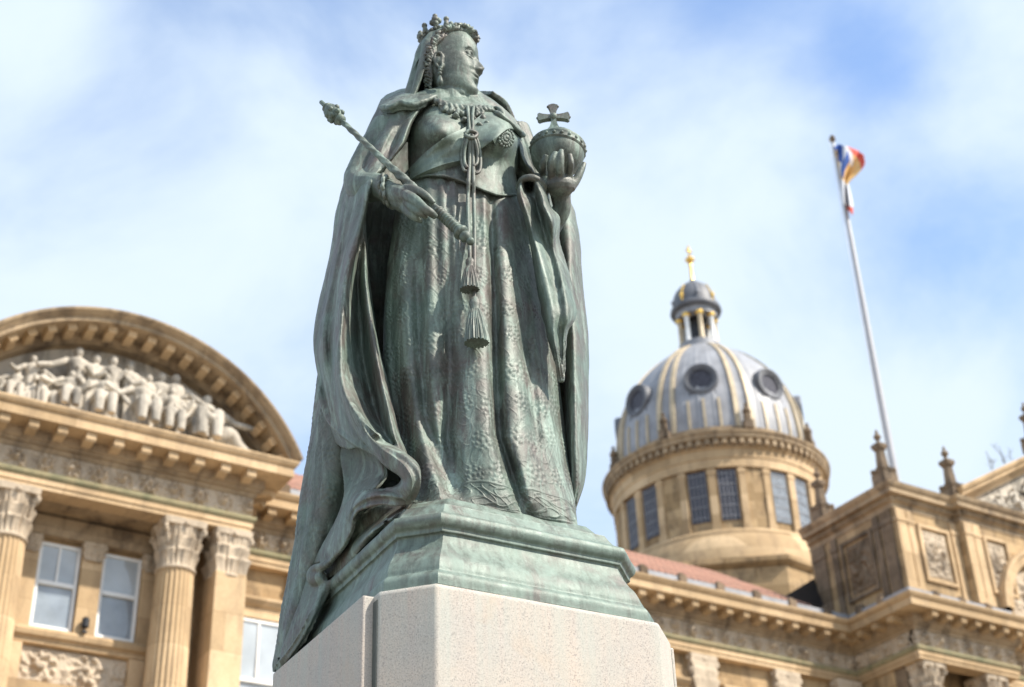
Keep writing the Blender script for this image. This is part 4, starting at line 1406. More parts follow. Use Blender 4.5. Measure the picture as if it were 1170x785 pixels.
RIDGE_GAIN, VALLEY_GAIN = 0.58, 0.95
RIDGES = [  # polyline (y,x), amplitude keys (y,a), sigma keys (y,s)
    ([(230, 452), (300, 457), (360, 462), (430, 468), (500, 480), (540, 494), (575, 512)], [(230, .015), (300, .05), (450, .06), (560, .10)], [(230, 8), (450, 9), (560, 14)]),
    ([(205, 489), (260, 491), (330, 491), (400, 492), (470, 494), (540, 500)], [(200, .02), (300, .04), (430, .04), (520, .0)], [(200, 5), (400, 7), (520, 8)]),
    ([(205, 474), (260, 474), (330, 476)], [(200, .02), (260, .02), (330, 0)], [(200, 5), (330, 6)]),
    ([(205, 505), (290, 507), (350, 508)], [(200, .025), (290, .025), (360, .0)], [(200, 4), (350, 5)]),
    ([(205, 518), (290, 520), (380, 524), (440, 526)], [(200, .028), (290, .03), (440, .0)], [(200, 4), (400, 6)]),
    ([(205, 531), (300, 532)], [(200, .015), (300, .0)], [(200, 4), (300, 5)]),
    ([(280, 546), (330, 548), (400, 549), (480, 551), (540, 560), (583, 574)], [(230, .0), (330, .045), (480, .06), (580, .09)], [(280, 9), (400, 13), (580, 20)]),
    ([(215, 553), (300, 556), (340, 557)], [(200, .02), (280, .02), (340, .0)], [(200, 4), (340, 5)]),
    ([(225, 577), (330, 581), (420, 586), (500, 596), (560, 612), (590, 624)], [(225, .03), (330, .06), (500, .07), (590, .10)], [(225, 7), (330, 11), (500, 16), (590, 18)]),
    ([(300, 610), (420, 616), (540, 634), (590, 646)], [(260, .0), (330, .03), (590, .05)], [(300, 8), (590, 10)]),
    ([(225, 592), (330, 598)], [(225, .02), (330, .0)], [(225, 4), (330, 6)]),
    # valleys
    ([(230, 480), (300, 477), (400, 480), (480, 487), (560, 512)], [(260, .0), (320, -.04), (560, -.06)], [(230, 5), (480, 7)]),
    ([(320, 512), (430, 515), (500, 512), (560, 522), (580, 526)], [(300, .0), (400, -.06), (570, -.11)], [(320, 7), (430, 9), (570, 7)]),
    ([(225, 561), (300, 563), (354, 566), (420, 567), (500, 571), (560, 592), (590, 602)], [(220, -.02), (300, -.07), (500, -.09), (590, -.08)], [(225, 4), (354, 5), (590, 7)]),
    ([(300, 600), (400, 604), (500, 612)], [(280, .0), (400, -.025), (560, -.03)], [(300, 5), (500, 6)]),
    ([(300, 446), (380, 449), (480, 459), (560, 480)], [(260, -.02), (400, -.05), (560, -.03)], [(300, 5), (500, 7)]),
]


def folds(x, y):
    out = np.zeros(np.broadcast(x, y).shape)
    for line, amp, sig in RIDGES:
        line, amp, sig = np.array(line, float), np.array(amp, float), np.array(sig, float)
        xc = np.interp(y, line[:, 0], line[:, 1])
        A = np.interp(y, amp[:, 0], amp[:, 1]); s = np.interp(y, sig[:, 0], sig[:, 1])
        fade = np.clip((y - line[0, 0] + 22) / 22, 0, 1) * np.clip((line[-1, 0] + 30 - y) / 30, 0, 1)
        q = (x - xc) / s
        out += np.where(A > 0, RIDGE_GAIN, VALLEY_GAIN) * np.where(fade > 0, fade, 0) * A * np.exp(-np.abs(q) ** 2.2 * 0.8)
    return out


def skirt_d(x, y):
    xl, xr, dc, bb = skp(y, 1), skp(y, 2), skp(y, 3), skp(y, 4)
    t = np.clip((x - (xl + xr) / 2) / ((xr - xl) / 2), -1, 1)
    return dc + 0.06 * t - bb * np.sqrt(np.clip(1 - t * t, 0, 1)) - folds(x, y) * np.clip((1 - t * t) * 6, 0, 1) ** 0.5


def rosette(U, V, cu, cv, r):
    du, dv = U - cu, V - cv
    q = np.hypot(du, dv) / r; th = np.arctan2(dv, du)
    pet = 0.55 + 0.45 * np.cos(5 * th + 0.6 * np.sin(q * 9))
    h = np.exp(-(q / 0.22) ** 2) + pet * np.exp(-((q - 0.52) / 0.16) ** 2) + 0.8 * (0.5 + 0.5 * np.cos(10 * th + 1)) * np.exp(-((q - 0.88) / 0.13) ** 2)
    return h * (q < 1.25)


def brocade(U, V, seed=0.0, dens=1.0):
    """woven flower pattern: rosettes on a loose grid joined by wandering stems and leaves (metres)"""
    h = np.zeros_like(U)
    wx = U + 0.035 * (vnoise(U * 6 + seed, V * 6, 2) - 0.5); wy = V + 0.035 * (vnoise(U * 6, V * 6 + seed + 9, 2) - 0.5)
    st = np.abs(np.sin(wx * 34 + 2.2 * np.sin(wy * 17)) * np.cos(wy * 27 + 1.7 * np.sin(wx * 23)))
    h += 0.36 * np.exp(-(st / 0.09) ** 2)
    s2 = np.abs(np.sin(wx * 61 + 3.0 * np.sin(wy * 29 + 1)) * np.cos(wy * 47 + 2.4 * np.sin(wx * 37)))
    h += 0.24 * np.exp(-(s2 / 0.09) ** 2) * np.clip((vnoise(U * 7 + 4, V * 7, 2) - 0.42) * 6, 0, 1)
    rr = np.random.default_rng(int(seed * 10) + 3)
    umin, umax, vmin, vmax = U.min(), U.max(), V.min(), V.max()
    du, dv = 0.155, 0.20
    row = 0
    v = vmin + 0.05
    while v < vmax:
        u = umin + (0.5 * du if row % 2 else 0.1 * du)
        while u < umax:
            cu, cv = u + rr.normal() * 0.018, v + rr.normal() * 0.018
            r = 0.050 + rr.random() * 0.016
            m = (np.abs(U - cu) < r * 1.3) & (np.abs(V - cv) < r * 1.3)
            if m.any(): 
                q = np.hypot(U[m] - cu, V[m] - cv) / r
                h[m] = h[m] * np.clip((q - 0.9) * 4, 0, 1) + rosette(U[m], V[m], cu, cv, r)
            u += du
        v += dv; row += 1
    return h


nth, nvv = 430, 700
th_f = np.linspace(-math.pi / 2, math.pi / 2, nth)
v_f = np.linspace(0, 1, nvv)
HEM = np.array([(430, 588), (470, 583), (486, 580), (505, 577), (521, 580), (540, 583.5), (560, 587.5), (594, 594), (625, 600), (657, 605), (670, 607)], float)
ysk = np.zeros((nvv, nth)); xsk = np.zeros((nvv, nth))
yy = np.full(nth, 590.0)
for it in range(3):
    xx = (skp(yy, 1) + skp(yy, 2)) / 2 + (skp(yy, 2) - skp(yy, 1)) / 2 * np.sin(th_f)
    yy = np.interp(xx, HEM[:, 0], HEM[:, 1])
for j in range(nth):
    ysk[:, j] = 188 + v_f * (yy[j] - 188)
    xsk[:, j] = (skp(ysk[:, j], 1) + skp(ysk[:, j], 2)) / 2 + (skp(ysk[:, j], 2) - skp(ysk[:, j], 1)) / 2 * math.sin(th_f[j])
dsk = skirt_d(xsk, ysk)
ptsk = W(np.stack([xsk, ysk, dsk], -1))
# drop the hem onto the plinth: the bottom rows slide along their sight lines until the edge rests on the top
vr = PA(xsk[-1], ysk[-1], 1.0) - EYE
dt = (ZTOP - 0.030 - EYE[2]) / vr[:, 2] - D0
dt = np.clip(dt, dsk[-1] - 0.30, dsk[-1] + 0.30)
low = (np.clip((v_f - 0.72) / 0.28, 0, 1)[:, None] ** 2.2)
ptsk = W(np.stack([xsk, ysk, dsk + low * (dt - dsk[-1])[None]], -1))
# arc-length coordinates for the woven pattern
seg = np.linalg.norm(np.diff(ptsk, axis=1), axis=-1)
Uc = np.concatenate([np.zeros((nvv, 1)), np.cumsum(seg, 1)], 1); Uc -= Uc[:, nth // 2:nth // 2 + 1]
sv = np.linalg.norm(np.diff(ptsk, axis=0), axis=-1)
Vc = np.concatenate([np.zeros((1, nth)), np.cumsum(sv, 0)], 0)
br = brocade(Uc, Vc, 1.3)
env = np.clip((ysk - 225) / 40, 0.15, 1) * np.clip((th_f + 1.5) * 5, 0, 1) * np.clip((1.5 - th_f) * 5, 0, 1)
# border bands above the hem
vb = (Vc[-1:] - Vc)
band = np.exp(-((vb - 0.16) / 0.008) ** 2) + np.exp(-((vb - 0.03) / 0.008) ** 2) + ((vb < 0.15) & (vb > 0.04)) * (0.25 + 0.75 * np.exp(-(np.sin(Uc * 55 + 1.6 * np.sin(vb * 60 + Uc * 20)) * np.cos(vb * 70 + 1.2 * np.sin(Uc * 33)) / 0.16) ** 2))
br = np.where(vb < 0.17, band, br)
nn = normals(ptsk)
if (nn * (ptsk - EYE)).sum() > 0: nn = -nn
# relief stands out from the broad form of the skirt, fading on the flanks of the folds
base_n = nn.copy()
for it in range(40):
    base_n[:, 1:-1] = (base_n[:, :-2] + 2 * base_n[:, 1:-1] + base_n[:, 2:]) / 4
base_n /= np.linalg.norm(base_n, axis=-1)[..., None]
facing = np.clip((nn * base_n).sum(-1), 0, 1) ** 4
br = br - br.mean()
ptsk = ptsk + base_n * (br * env * facing * 0.0042 + (vnoise(Uc * 5, Vc * 1.5, 1) - 0.5) * 0.010)[..., None]
# back of the skirt
nb = 60
back = []
for i in range(nvv):
    a0, a1 = ptsk[i, -1], ptsk[i, 0]
    s = np.linspace(0, 1, nb + 2)[1:-1][:, None]
    mid = a0 * (1 - s) + a1 * s
    out = np.array([HF[0], HF[1], 0]) * (skp(ysk[i].mean(), 4) * 0.9)
    back.append(mid + out * np.sin(np.pi * s))
full = np.concatenate([ptsk, np.array(back)], 1)
b = MB(); b.grid(full, closed_u=True)
b.build("gown", M["bronze"], statue, True, recalc=False)

# ---- body: head, neck, bodice, arms and hands --------------------------------
TS = np.array([  # y, xl, xr, depth, bulge
    (96, 506, 541, .02, .08), (104, 500, 548, .02, .11), (112, 490, 560, .02, .15), (122, 478, 574, .02, .19), (140, 468, 590, .02, .24), (160, 466, 597, .02, .26),
    (180, 466, 594, .01, .25), (200, 467, 590, .0, .27), (215, 465, 592, .0, .295), (228, 464, 593, .0, .305)], float)


def tsp(y, c): return np.interp(y, TS[:, 0], TS[:, c])


def torso_d(x, y):
    xl, xr, dc, bb = tsp(y, 1), tsp(y, 2), tsp(y, 3), tsp(y, 4)
    t = np.clip((x - (xl + xr) / 2) / ((xr - xl) / 2), -1, 1)
    d = dc + 0.05 * t - bb * np.clip(1 - np.abs(t) ** 2.3, 0, 1) ** 0.5
    d = d - 0.135 * np.exp(-(((x - 499) / 25) ** 2 + ((y - 146) / np.where(y < 146, 27, 19)) ** 2))
    d = d - 0.125 * np.exp(-(((x - 573) / 20) ** 2 + ((y - 160) / np.where(y < 160, 26, 18)) ** 2))
    return d


body = MB()
nu, nv = 170, 150
th = np.linspace(-math.pi / 2, math.pi / 2, nu)
# waist edge (peplum) runs along this line
PEP = np.array([(460, 210), (468, 206), (484, 201), (500, 200.5), (520, 204), (540, 212), (558, 219), (572, 223), (590, 222)], float)
yv = np.linspace(0, 1, nv)
Y = np.zeros((nv, nu)); X = np.zeros((nv, nu))
for j in range(nu):
    yb = 212.0
    for it in range(3):
        xb = (tsp(yb, 1) + tsp(yb, 2)) / 2 + (tsp(yb, 2) - tsp(yb, 1)) / 2 * math.sin(th[j]); yb = np.interp(xb, PEP[:, 0], PEP[:, 1])
    Y[:, j] = 96 + (yb - 96) * yv
    X[:, j] = (tsp(Y[:, j], 1) + tsp(Y[:, j], 2)) / 2 + (tsp(Y[:, j], 2) - tsp(Y[:, j], 1)) / 2 * math.sin(th[j])
tp_ = W(np.stack([X, Y, torso_d(X, Y)], -1))
bk = []
for i in range(nv):
    s = np.linspace(0, 1, 40)[1:-1][:, None]
    bk.append(tp_[i, -1] * (1 - s) + tp_[i, 0] * s + np.array([HF[0], HF[1], 0]) * (0.22 + 0.22 * min(1, i / 60)) * np.sin(np.pi * s) ** 0.6)
full = np.concatenate([tp_, np.array(bk)], 1)
body.grid(full, closed_u=True); body.cap(full[0]); body.cap(full[-1][::-1])

# head: stacked profile with modelled features, in (forward, left, up) units of the face height
HPHI = R(74); HSC = 0.45; HSF = 0.42; HSU = 0.555
HFv = np.array([*(HR * math.sin(HPHI) - HF * math.cos(HPHI)), 0.0])
HLv = np.array([*(HR * math.cos(HPHI) + HF * math.sin(HPHI)), 0.0])
HORI = P(512.5, 117.5, D0 - 0.05)         # point under the ear at chin height


def H(f, l, u): return HORI + HSF * (np.asarray(f)[..., None] * HFv + np.asarray(l)[..., None] * HLv) + HSU * np.asarray(u)[..., None] * np.array([0, 0, 1.0])


HP = np.array([  # u, front, back, half width
    (-0.02, .20, -.10, .06), (0.0, .30, -.10, .11), (0.03, .375, -.10, .155), (0.07, .395, -.11, .21), (0.12, .398, -.14, .245), (0.17, .40, -.18, .27), (0.21, .405, -.22, .275), (0.26, .415, -.28, .292),
    (0.32, .42, -.35, .305), (0.40, .412, -.41, .312), (0.47, .402, -.45, .314), (0.54, .415, -.47, .315), (0.62, .425, -.48, .315), (0.70, .415, -.47, .31), (0.78, .375, -.43, .29), (0.86, .30, -.36, .25), (0.93, .18, -.26, .18), (0.98, .07, -.15, .09), (1.0, .0, -.06, .03)])
nU, nT = 170, 220
uu = np.linspace(-0.02, 1.0, nU)
prof = np.stack([np.interp(uu, HP[:, 0], HP[:, k]) for k in (1, 2, 3)], -1)
ker = np.exp(-(np.arange(-6, 7) / 3.0) ** 2); ker /= ker.sum()
pad = np.pad(prof, ((6, 6), (0, 0)), mode="edge")
prof = np.stack([np.convolve(pad[:, k], ker, "valid") for k in range(3)], -1)
tt = np.linspace(0, 2 * math.pi, nT, endpoint=False)
c_, s_ = np.cos(tt), np.sin(tt)
cen = 0.0
F = np.where(c_[None] > 0, prof[:, 0:1] * np.abs(c_[None]) ** 0.86, prof[:, 1:2] * np.abs(c_[None]) ** 0.9)
Lc = prof[:, 2:3] * np.sign(s_[None]) * np.abs(s_[None]) ** 0.92
Uu = uu[:, None] + 0 * Lc
front = np.clip(c_, 0, 1)[None] ** 0.5
gss = lambda a, m, s: np.exp(-((a - m) / s) ** 2)
aL = np.abs(Lc)
# nose: ridge widening to the tip, wings and nostril undercut
nu_ = np.interp(Uu, [0.275, 0.30, 0.325, 0.355, 0.415, 0.475, 0.53], [0, .012, .080, .110, .082, .045, 0.0])
nw = np.interp(Uu, [0.29, 0.34, 0.42, 0.50], [.058, .05, .036, .034])
F = F + front * nu_ * np.exp(-(Lc / nw) ** 2)
F = F + front * 0.04 * gss(Uu, 0.33, 0.028) * gss(aL, 0.06, 0.025)
# brow, sockets, eyeballs with lids
F = F + front * 0.022 * gss(Uu, 0.555, 0.03) * gss(aL, 0.14, 0.09)
F = F - front * 0.062 * gss(Uu, 0.485, 0.045) * gss(aL, 0.135, 0.065)
F = F + front * 0.045 * gss(Uu, 0.475, 0.026) * gss(aL, 0.14, 0.045)
F = F + front * 0.018 * gss(Uu, 0.505, 0.008) * gss(aL, 0.14, 0.06)
F = F + front * 0.012 * gss(Uu, 0.452, 0.008) * gss(aL, 0.14, 0.055)
# cheeks and the fold beside the nose
F = F + front * 0.02 * gss(Uu, 0.34, 0.08) * gss(aL, 0.19, 0.08)
F = F - front * 0.014 * gss(Uu, 0.30 - 0.25 * (aL - 0.1), 0.02) * gss(aL, 0.12, 0.05)
# lips and chin
F = F + front * 0.026 * gss(Uu, 0.258, 0.017) * gss(Lc, 0, 0.065)
F = F + front * 0.028 * gss(Uu, 0.214, 0.018) * gss(Lc, 0, 0.06)
F = F - front * 0.030 * gss(Uu, 0.237, 0.008) * gss(Lc, 0, 0.085)
F = F - front * 0.022 * gss(Uu, 0.175, 0.020) * gss(Lc, 0, 0.08)
F = F + front * 0.028 * gss(Uu, 0.085, 0.042) * gss(Lc, 0, 0.08)
F = F - front * 0.012 * gss(Uu, 0.290, 0.012) * gss(Lc, 0, 0.02)
hd = H(F, Lc, Uu)
body.grid(hd, closed_u=True); body.cap(hd[0][::-1]); body.cap(hd[-1])
# eyeballs and lids
for sg in (-1, 1):
    body.ball(H(.332, sg * .135, .486), (HSC * .048, HSC * .048, HSC * .046), 16, 12)
    for u0, bow, rr_ in ((.505, .018, .0095), (.462, -.014, .007)):
        q = np.linspace(-1, 1, 14)
        body.tube(H(.330 + .050 * np.sqrt(1 - .75 * q * q) - .02 * q, sg * (.135 + .062 * q), u0 + bow * (1 - q * q) * (1 if u0 > .48 else 1) - .006 * q), HSC * rr_ * (1.15 - .5 * np.abs(q)), 7)
    q = np.linspace(-1, 1, 14)
    body.tube(H(.352 + .040 * np.sqrt(1 - .8 * q * q) - .02 * q, sg * (.145 + .085 * q), .555 + .018 * (1 - q * q) - .012 * q), HSC * .010 * (1.1 - .6 * np.abs(q)), 7)
# ears
for sg in (-1, 1):
    ep = [(-.02, .315, .32), (.0, .33, .30), (.025, .325, .345), (.02, .325, .42), (.03, .325, .48), (.0, .34, .525), (-.05, .345, .52), (-.075, .345, .465), (-.06, .34, .39), (-.03, .33, .34)]
    e_ = catmull(np.array(ep), 50)
    body.tube(H(e_[:, 0], sg * (e_[:, 1]), e_[:, 2] - .06), HSC * 0.020, 8)
    body.ball(H(-.03, sg * .312, .37), (HSC * .05, HSC * .05, HSC * .075), 12, 8)
    body.ball(H(0.0, sg * .325, .255), (HSC * .032, HSC * .032, HSC * .035), 10, 8)
# neck and soft under-chin
nk = catmull(np.array([(-.02, 0, .30, .20), (.02, 0, .16, .20), (.03, 0, .02, .205), (.03, 0, -.10, .215), (.02, 0, -.22, .25), (.0, 0, -.34, .33)]), 30)
body.tube(H(nk[:, 0], nk[:, 1], nk[:, 2]), nk[:, 3] * HSC * 1.02, 32)
body.ball(H(.14, 0, .045), (HSC * .17, HSC * .17, HSC * .13), 20, 12)
# shoulders under the cloak
px_tube(body, [(520, 128, 0.02), (490, 131, -.05), (464, 138, -.08), (446, 148, -.1)], [.15, .14, .12, .1], 20)
px_tube(body, [(530, 132, 0.02), (558, 140, .05), (578, 150, .1), (589, 160, .12)], [.14, .12, .09, .07], 20)

# right arm: forearm, cuffed wrist, hand round the sceptre
px_tube(body, [(446, 148, -.12), (425, 180, -.13), (412, 205, -.16), (416, 214, -.24), (432, 214, -.34), (447, 221, -.42), (457, 226, -.46)], [.11, .10, .092, .085, .072, .056, .05], 18)
hand = MB()
px_tube(hand, [(446, 220, -.42), (456, 223.5, -.46), (465, 226, -.49), (472, 229, -.505)], [.052, .058, .056, .040], 16)
px_tube(hand, [(455, 229, -.445), (464, 234, -.47), (470, 238, -.48)], [.05, .048, .036], 14)
px_tube(hand, [(463, 216.5, -.50), (471, 216.5, -.535), (479, 219, -.555), (488, 225, -.565), (495.5, 232.5, -.555)], [.030, .026, .022, .0195, .014], 12)
px_tube(hand, [(464, 223, -.525), (474, 229, -.58), (485, 238, -.60), (492, 243, -.595), (498, 248, -.57)], [.031, .029, .023, .021, .015], 12)
px_tube(hand, [(466, 231, -.51), (473, 238, -.56), (481, 243.5, -.575), (488, 248.5, -.55)], [.028, .025, .021, .014], 12)
px_tube(hand, [(462, 237, -.48), (469, 244.5, -.525), (476, 249.5, -.535), (482, 252.5, -.51)], [.026, .023, .019, .013], 12)
px_tube(hand, [(468, 222, -.45), (478, 224, -.46), (486, 231, -.465)], [.026, .022, .015], 12)
body.v += hand.v; off = body.n
body.f += [tuple(i + off for i in f) for f in hand.f]; body.n += hand.n
# left arm raised with the orb
OC = (637.0, 175.5); OD = -.12; OR_ = .147
px_tube(body, [(588, 150, .12), (604, 190, .12), (614, 232, .10), (622, 258, .02), (634, 250, -.03), (642, 238, -.07), (641, 226, -.10), (639.5, 216, -.13)], [.09, .085, .08, .08, .062, .050, .053, .064], 18)
px_tube(body, [(628, 213, -.16), (640, 211, -.18), (651, 213, -.15)], [.05, .06, .05], 16)


def on_orb(px, py, lift):
    q = min(0.98, math.hypot(px - OC[0], py - OC[1]) / 30.0)
    return OD - OR_ * 1.12 * math.sqrt(1 - q * q) - lift


for path, rad in (([(626, 212), (621.5, 200), (620.5, 189), (624, 177)], (.027, .0225, .0205, .014)),
                  ([(632, 211), (630, 196), (631, 184), (635, 174)], (.027, .0235, .021, .014)),
                  ([(641, 211), (640, 195), (640.5, 182), (641.5, 171.5)], (.027, .0235, .021, .014)),
                  ([(649, 211), (650.5, 198), (652, 187), (650.5, 176)], (.026, .022, .020, .014)),
                  ([(651, 215), (658, 206), (663.5, 196), (668, 186)], (.031, .024, .020, .013))):
    px_tube(body, [(x, y, on_orb(x, y, r_ * .5)) for (x, y), r_ in zip(path, rad)], rad, 12)
fig = body.build("figure", M["bronze_green"], statue, True, recalc=False)
fuse(fig, 0.0042, 2, 0.4)
dents(fig, 0.005, 16, 2.0)

# ---- sash, peplum rim, collar and bodice ornaments ---------------------------
b = MB()
up_ = catmull(np.array([(575, 127), (560, 124), (546, 134), (532, 145), (510, 156), (486, 174), (460, 200)], float), 160)
lo_ = catmull(np.array([(592, 150), (581, 147), (566, 158), (549, 170), (532, 181), (506, 188), (481, 198), (463, 209)], float), 160)
s = np.linspace(0, 1, 40)[:, None, None]
xy = up_[None] * (1 - s) + lo_[None] * s
lift = 0.040 + 0.006 * np.sin(np.pi * s[..., 0]) + 0.003 * np.sin(4 * np.pi * s[..., 0] + xy[..., 0] * 0.05)
sash = W(np.stack([xy[..., 0], xy[..., 1], torso_d(xy[..., 0], xy[..., 1]) - lift], -1))
slab_sheet(b, sash, 0.055)
o = b.build("sash", M["bronze_pale"], statue, True, 60, recalc=False)
b = MB()
pp = catmull(PEP, 120)
b.tube(W(np.c_[pp, torso_d(pp[:, 0], pp[:, 1]) - 0.002]), 0.007, 8)
b.build("waistband", M["bronze_green"], statue, True)
b = MB()
rr = np.random.default_rng(4)
# gathered lace round the neckline
c = catmull(np.array([(493, 114), (503, 117.5), (514, 121), (526, 123.5), (538, 125), (548, 125), (557, 125), (565, 126)], float), 140)
k = np.arange(140)
zig = np.sin(k * 0.62) 
b.tube(W(np.c_[c[:, 0], c[:, 1] + 2.0 * zig, torso_d(c[:, 0], c[:, 1] + 4) - 0.018 - 0.012 * np.cos(k * 0.62)]), 0.014, 8)
b.tube(W(np.c_[c[:, 0], c[:, 1] + 6 + 2.5 * np.cos(k * 0.5), torso_d(c[:, 0], c[:, 1] + 8) - 0.008 - 0.016 * np.sin(k * 0.5)])[18:110], 0.013, 8)
for (x, y, rx) in ((526, 127, .032), (536, 126, .035), (545, 128, .036), (552, 133, .034), (530, 135, .026), (548, 141, .028), (521, 130, .024), (540, 133, .03), (556, 139, .02)):
    b.ball(W(np.array([x, y + 3, torso_d(x, y + 3) - 0.022])), (rx * .62, rx * .62, rx * .5), 12, 8)
    px_tube(b, [(x - 4, y + 4, torso_d(x - 4, y) - .03), (x, y, torso_d(x, y) - .05), (x + 4, y + 5, torso_d(x + 4, y) - .035)], .010, 6)
o = b.build("lace_collar", M["bronze"], statue, True, recalc=False)
fuse(o, 0.005, 2); dents(o, 0.012, 40, 1.0)
b = MB()
sx, sy = 578, 158
for r_ in range(3):
    for kk in range(16):
        a = kk / 16 * 2 * math.pi
        x, y = sx + (2 + r_ * 3.0) * math.cos(a), sy + (2.4 + r_ * 3.6) * math.sin(a)
        b.ball(W(np.array([x, y, torso_d(x, y) - 0.004])), 0.010, 7, 5)
b.ball(W(np.array([sx, sy, torso_d(sx, sy) + 0.004])), 0.022, 12, 8)
b.build("star_badge", M["bronze_brown"], statue, True)

# ---- girdle cord with knot, loops and two tassels ------------------------------
def front_d(x, y):
    t_ = torso_d(x, y) - 0.03
    k_ = skirt_d(x, y) - 0.012
    w = np.clip((np.asarray(y, float) - 208) / 14, 0, 1)
    return np.minimum(t_ * (1 - w) + k_ * w, np.where(np.asarray(y) > 200, k_, 9))


cord = MB()


def rope(pts, r=0.0095, lift=0.012):
    c = catmull(np.array(pts, float), 14 * len(pts))
    base = c[:, 2] if c.shape[1] == 3 else 0
    cord.tube(W(np.c_[c[:, 0], c[:, 1], front_d(c[:, 0], c[:, 1]) - lift - base]), r, 8)


rope([(534, 122, .03), (535, 132, .02), (536, 145, .01), (537, 152, .02)]); rope([(541, 122, .03), (540, 132, .02), (540, 145, .01), (539, 152, .02)])
rope([(536, 152, .02), (531, 160, .02), (528, 172, .01), (527.5, 184, .01), (530, 194, .01), (534, 196, .01)])
rope([(537, 153, .03), (533, 162, .03), (530.5, 174, .02), (531, 186, .02), (534, 192, .02)])
rope([(540, 152, .02), (545, 160, .02), (548, 172, .01), (549, 184, .01), (548, 195, .01), (543, 198, .01), (541, 192, .01)])
rope([(539, 153, .03), (543, 162, .03), (545.5, 174, .02), (545, 186, .02), (541, 190, .02)])
rope([(531, 153, .03), (535, 150, .04), (540, 150, .045), (545, 153, .03), (542, 157, .04), (536, 157, .045), (531, 154, .03)], 0.011)
rope([(537, 157, .03), (536.5, 180, .015), (535.5, 205, .02), (534.5, 230, .03), (535, 260, .03), (536.5, 280, .03), (537, 299, .03)], .0105)
rope([(540, 157, .03), (540.5, 180, .015), (541, 205, .02), (541.5, 230, .03), (542, 260, .03), (542, 290, .03), (542, 320, .025), (542, 346, .02)], .0105)
co = cord.build("cord", M["bronze"], statue, True)


def tassel(px, y0, y1, hw, skew=0):
    b = MB()
    top = W(np.array([px, y0, front_d(px, y0) - 0.05])); bot = W(np.array([px + skew, y1, front_d(px, y1) - 0.055]))
    n, m = 160, 50
    t = np.linspace(0, 2 * math.pi, n, endpoint=False)
    rings = []
    wm = hw * 0.0046
    for q in np.linspace(0, 1, m):
        r_ = wm * np.interp(q, [0, .06, .14, .2, .26, .34, .6, .9, 1.0], [.25, .40, .46, .40, .36, .50, .74, .92, .96])
        st = 1 + (0.045 * np.cos(31 * t + 0.9 * math.sin(q * 5)) + 0.04 * np.cos(19 * t + 2 + q)) * (q > 0.28)
        c = top * (1 - q) + bot * q + np.array([0, 0, 0.0])
        rings.append(c + (r_ * st * np.cos(t))[:, None] * np.array([*HR, 0]) + (r_ * st * np.sin(t) * 0.8)[:, None] * np.array([*HF, 0]) + ((q > 0.97) * 0.004 * np.cos(19 * t + 1) - 0.02 * (q > 0.99) * 0)[:, None] * np.array([0, 0, 1.0]))
    b.grid(rings, closed_u=True); b.cap(rings[0]); b.cap(rings[-1][::-1])
    b.build("tassel", M["bronze"], co, True, 50)


tassel(537, 295, 331, 11, 0)
tassel(542, 340, 392, 13.5, 3)

# ---- sceptre --------------------------------------------------------------------
b = MB()
SA, SB = W(np.array([391, 139, -.40])), W(np.array([503, 243.5, -.545]))
n, m = 20, 320
ax = (SB - SA); Ls = np.linalg.norm(ax); ax /= Ls
e1 = np.cross(ax, [0, 0, 1.0]); e1 /= np.linalg.norm(e1); e2 = np.cross(ax, e1)
t = np.linspace(0, 2 * math.pi, n, endpoint=False)
rings = []
for q in np.linspace(0, 1, m):
    r_ = np.interp(q, [0, .5, .62, .8, 1.0], [.0145, .0175, .023, .022, .02])
    r_ = r_ * (1 + 0.13 * np.cos(3 * t + q * 75))
    rings.append(SA + ax * Ls * q + (r_ * np.cos(t))[:, None] * e1 + (r_ * np.sin(t))[:, None] * e2)
b.grid(rings, closed_u=True); b.cap(rings[0]); b.cap(rings[-1])
sc = b.build("sceptre", M["bronze_green"], statue, True)


def along(prof, o, ax, n=20):
    e1 = np.cross(ax, [0, 0, 1.0]); e1 /= np.linalg.norm(e1); e2 = np.cross(ax, e1)
    t = np.linspace(0, 2 * math.pi, n, endpoint=False)
    return [o + ax * z + (r * np.cos(t))[:, None] * e1 + (r * np.sin(t))[:, None] * e2 for r, z in prof]


b = MB()
b.grid(along([(.016, 0), (.03, -.01), (.032, -.025), (.022, -.035), (.036, -.05), (.042, -.075), (.046, -.10), (.038, -.13), (.026, -.145), (.03, -.155), (.016, -.165), (.013, -.18), (.012, -.215), (.004, -.225), (.001, -.226)], SA, ax), closed_u=True)
for k in range(6):
    a = k / 6 * 2 * math.pi
    b.ball(SA + ax * -.09 + (e1 * math.cos(a) + e2 * math.sin(a)) * .038, .017, 8, 6)
    b.ball(SA + ax * -.055 + (e1 * math.cos(a + .5) + e2 * math.sin(a + .5)) * .036, .016, 8, 6)
b.build("sceptre_head", M["bronze_green"], sc, True, 50)
b = MB()
zz = np.linspace(0, .175, 60)
pr = [(.027 + .0035 * math.cos(z * 300), z) for z in zz] + [(.034, .178), (.04, .19), (.04, .2), (.03, .208), (.022, .212), (.03, .225), (.032, .24), (.022, .255), (.016, .262), (.022, .275), (.016, .29), (.001, .295)]
b.grid(along(pr, SB - ax * .015, ax), closed_u=True)
b.build("grip", M["bronze_green"], sc, True, 60)

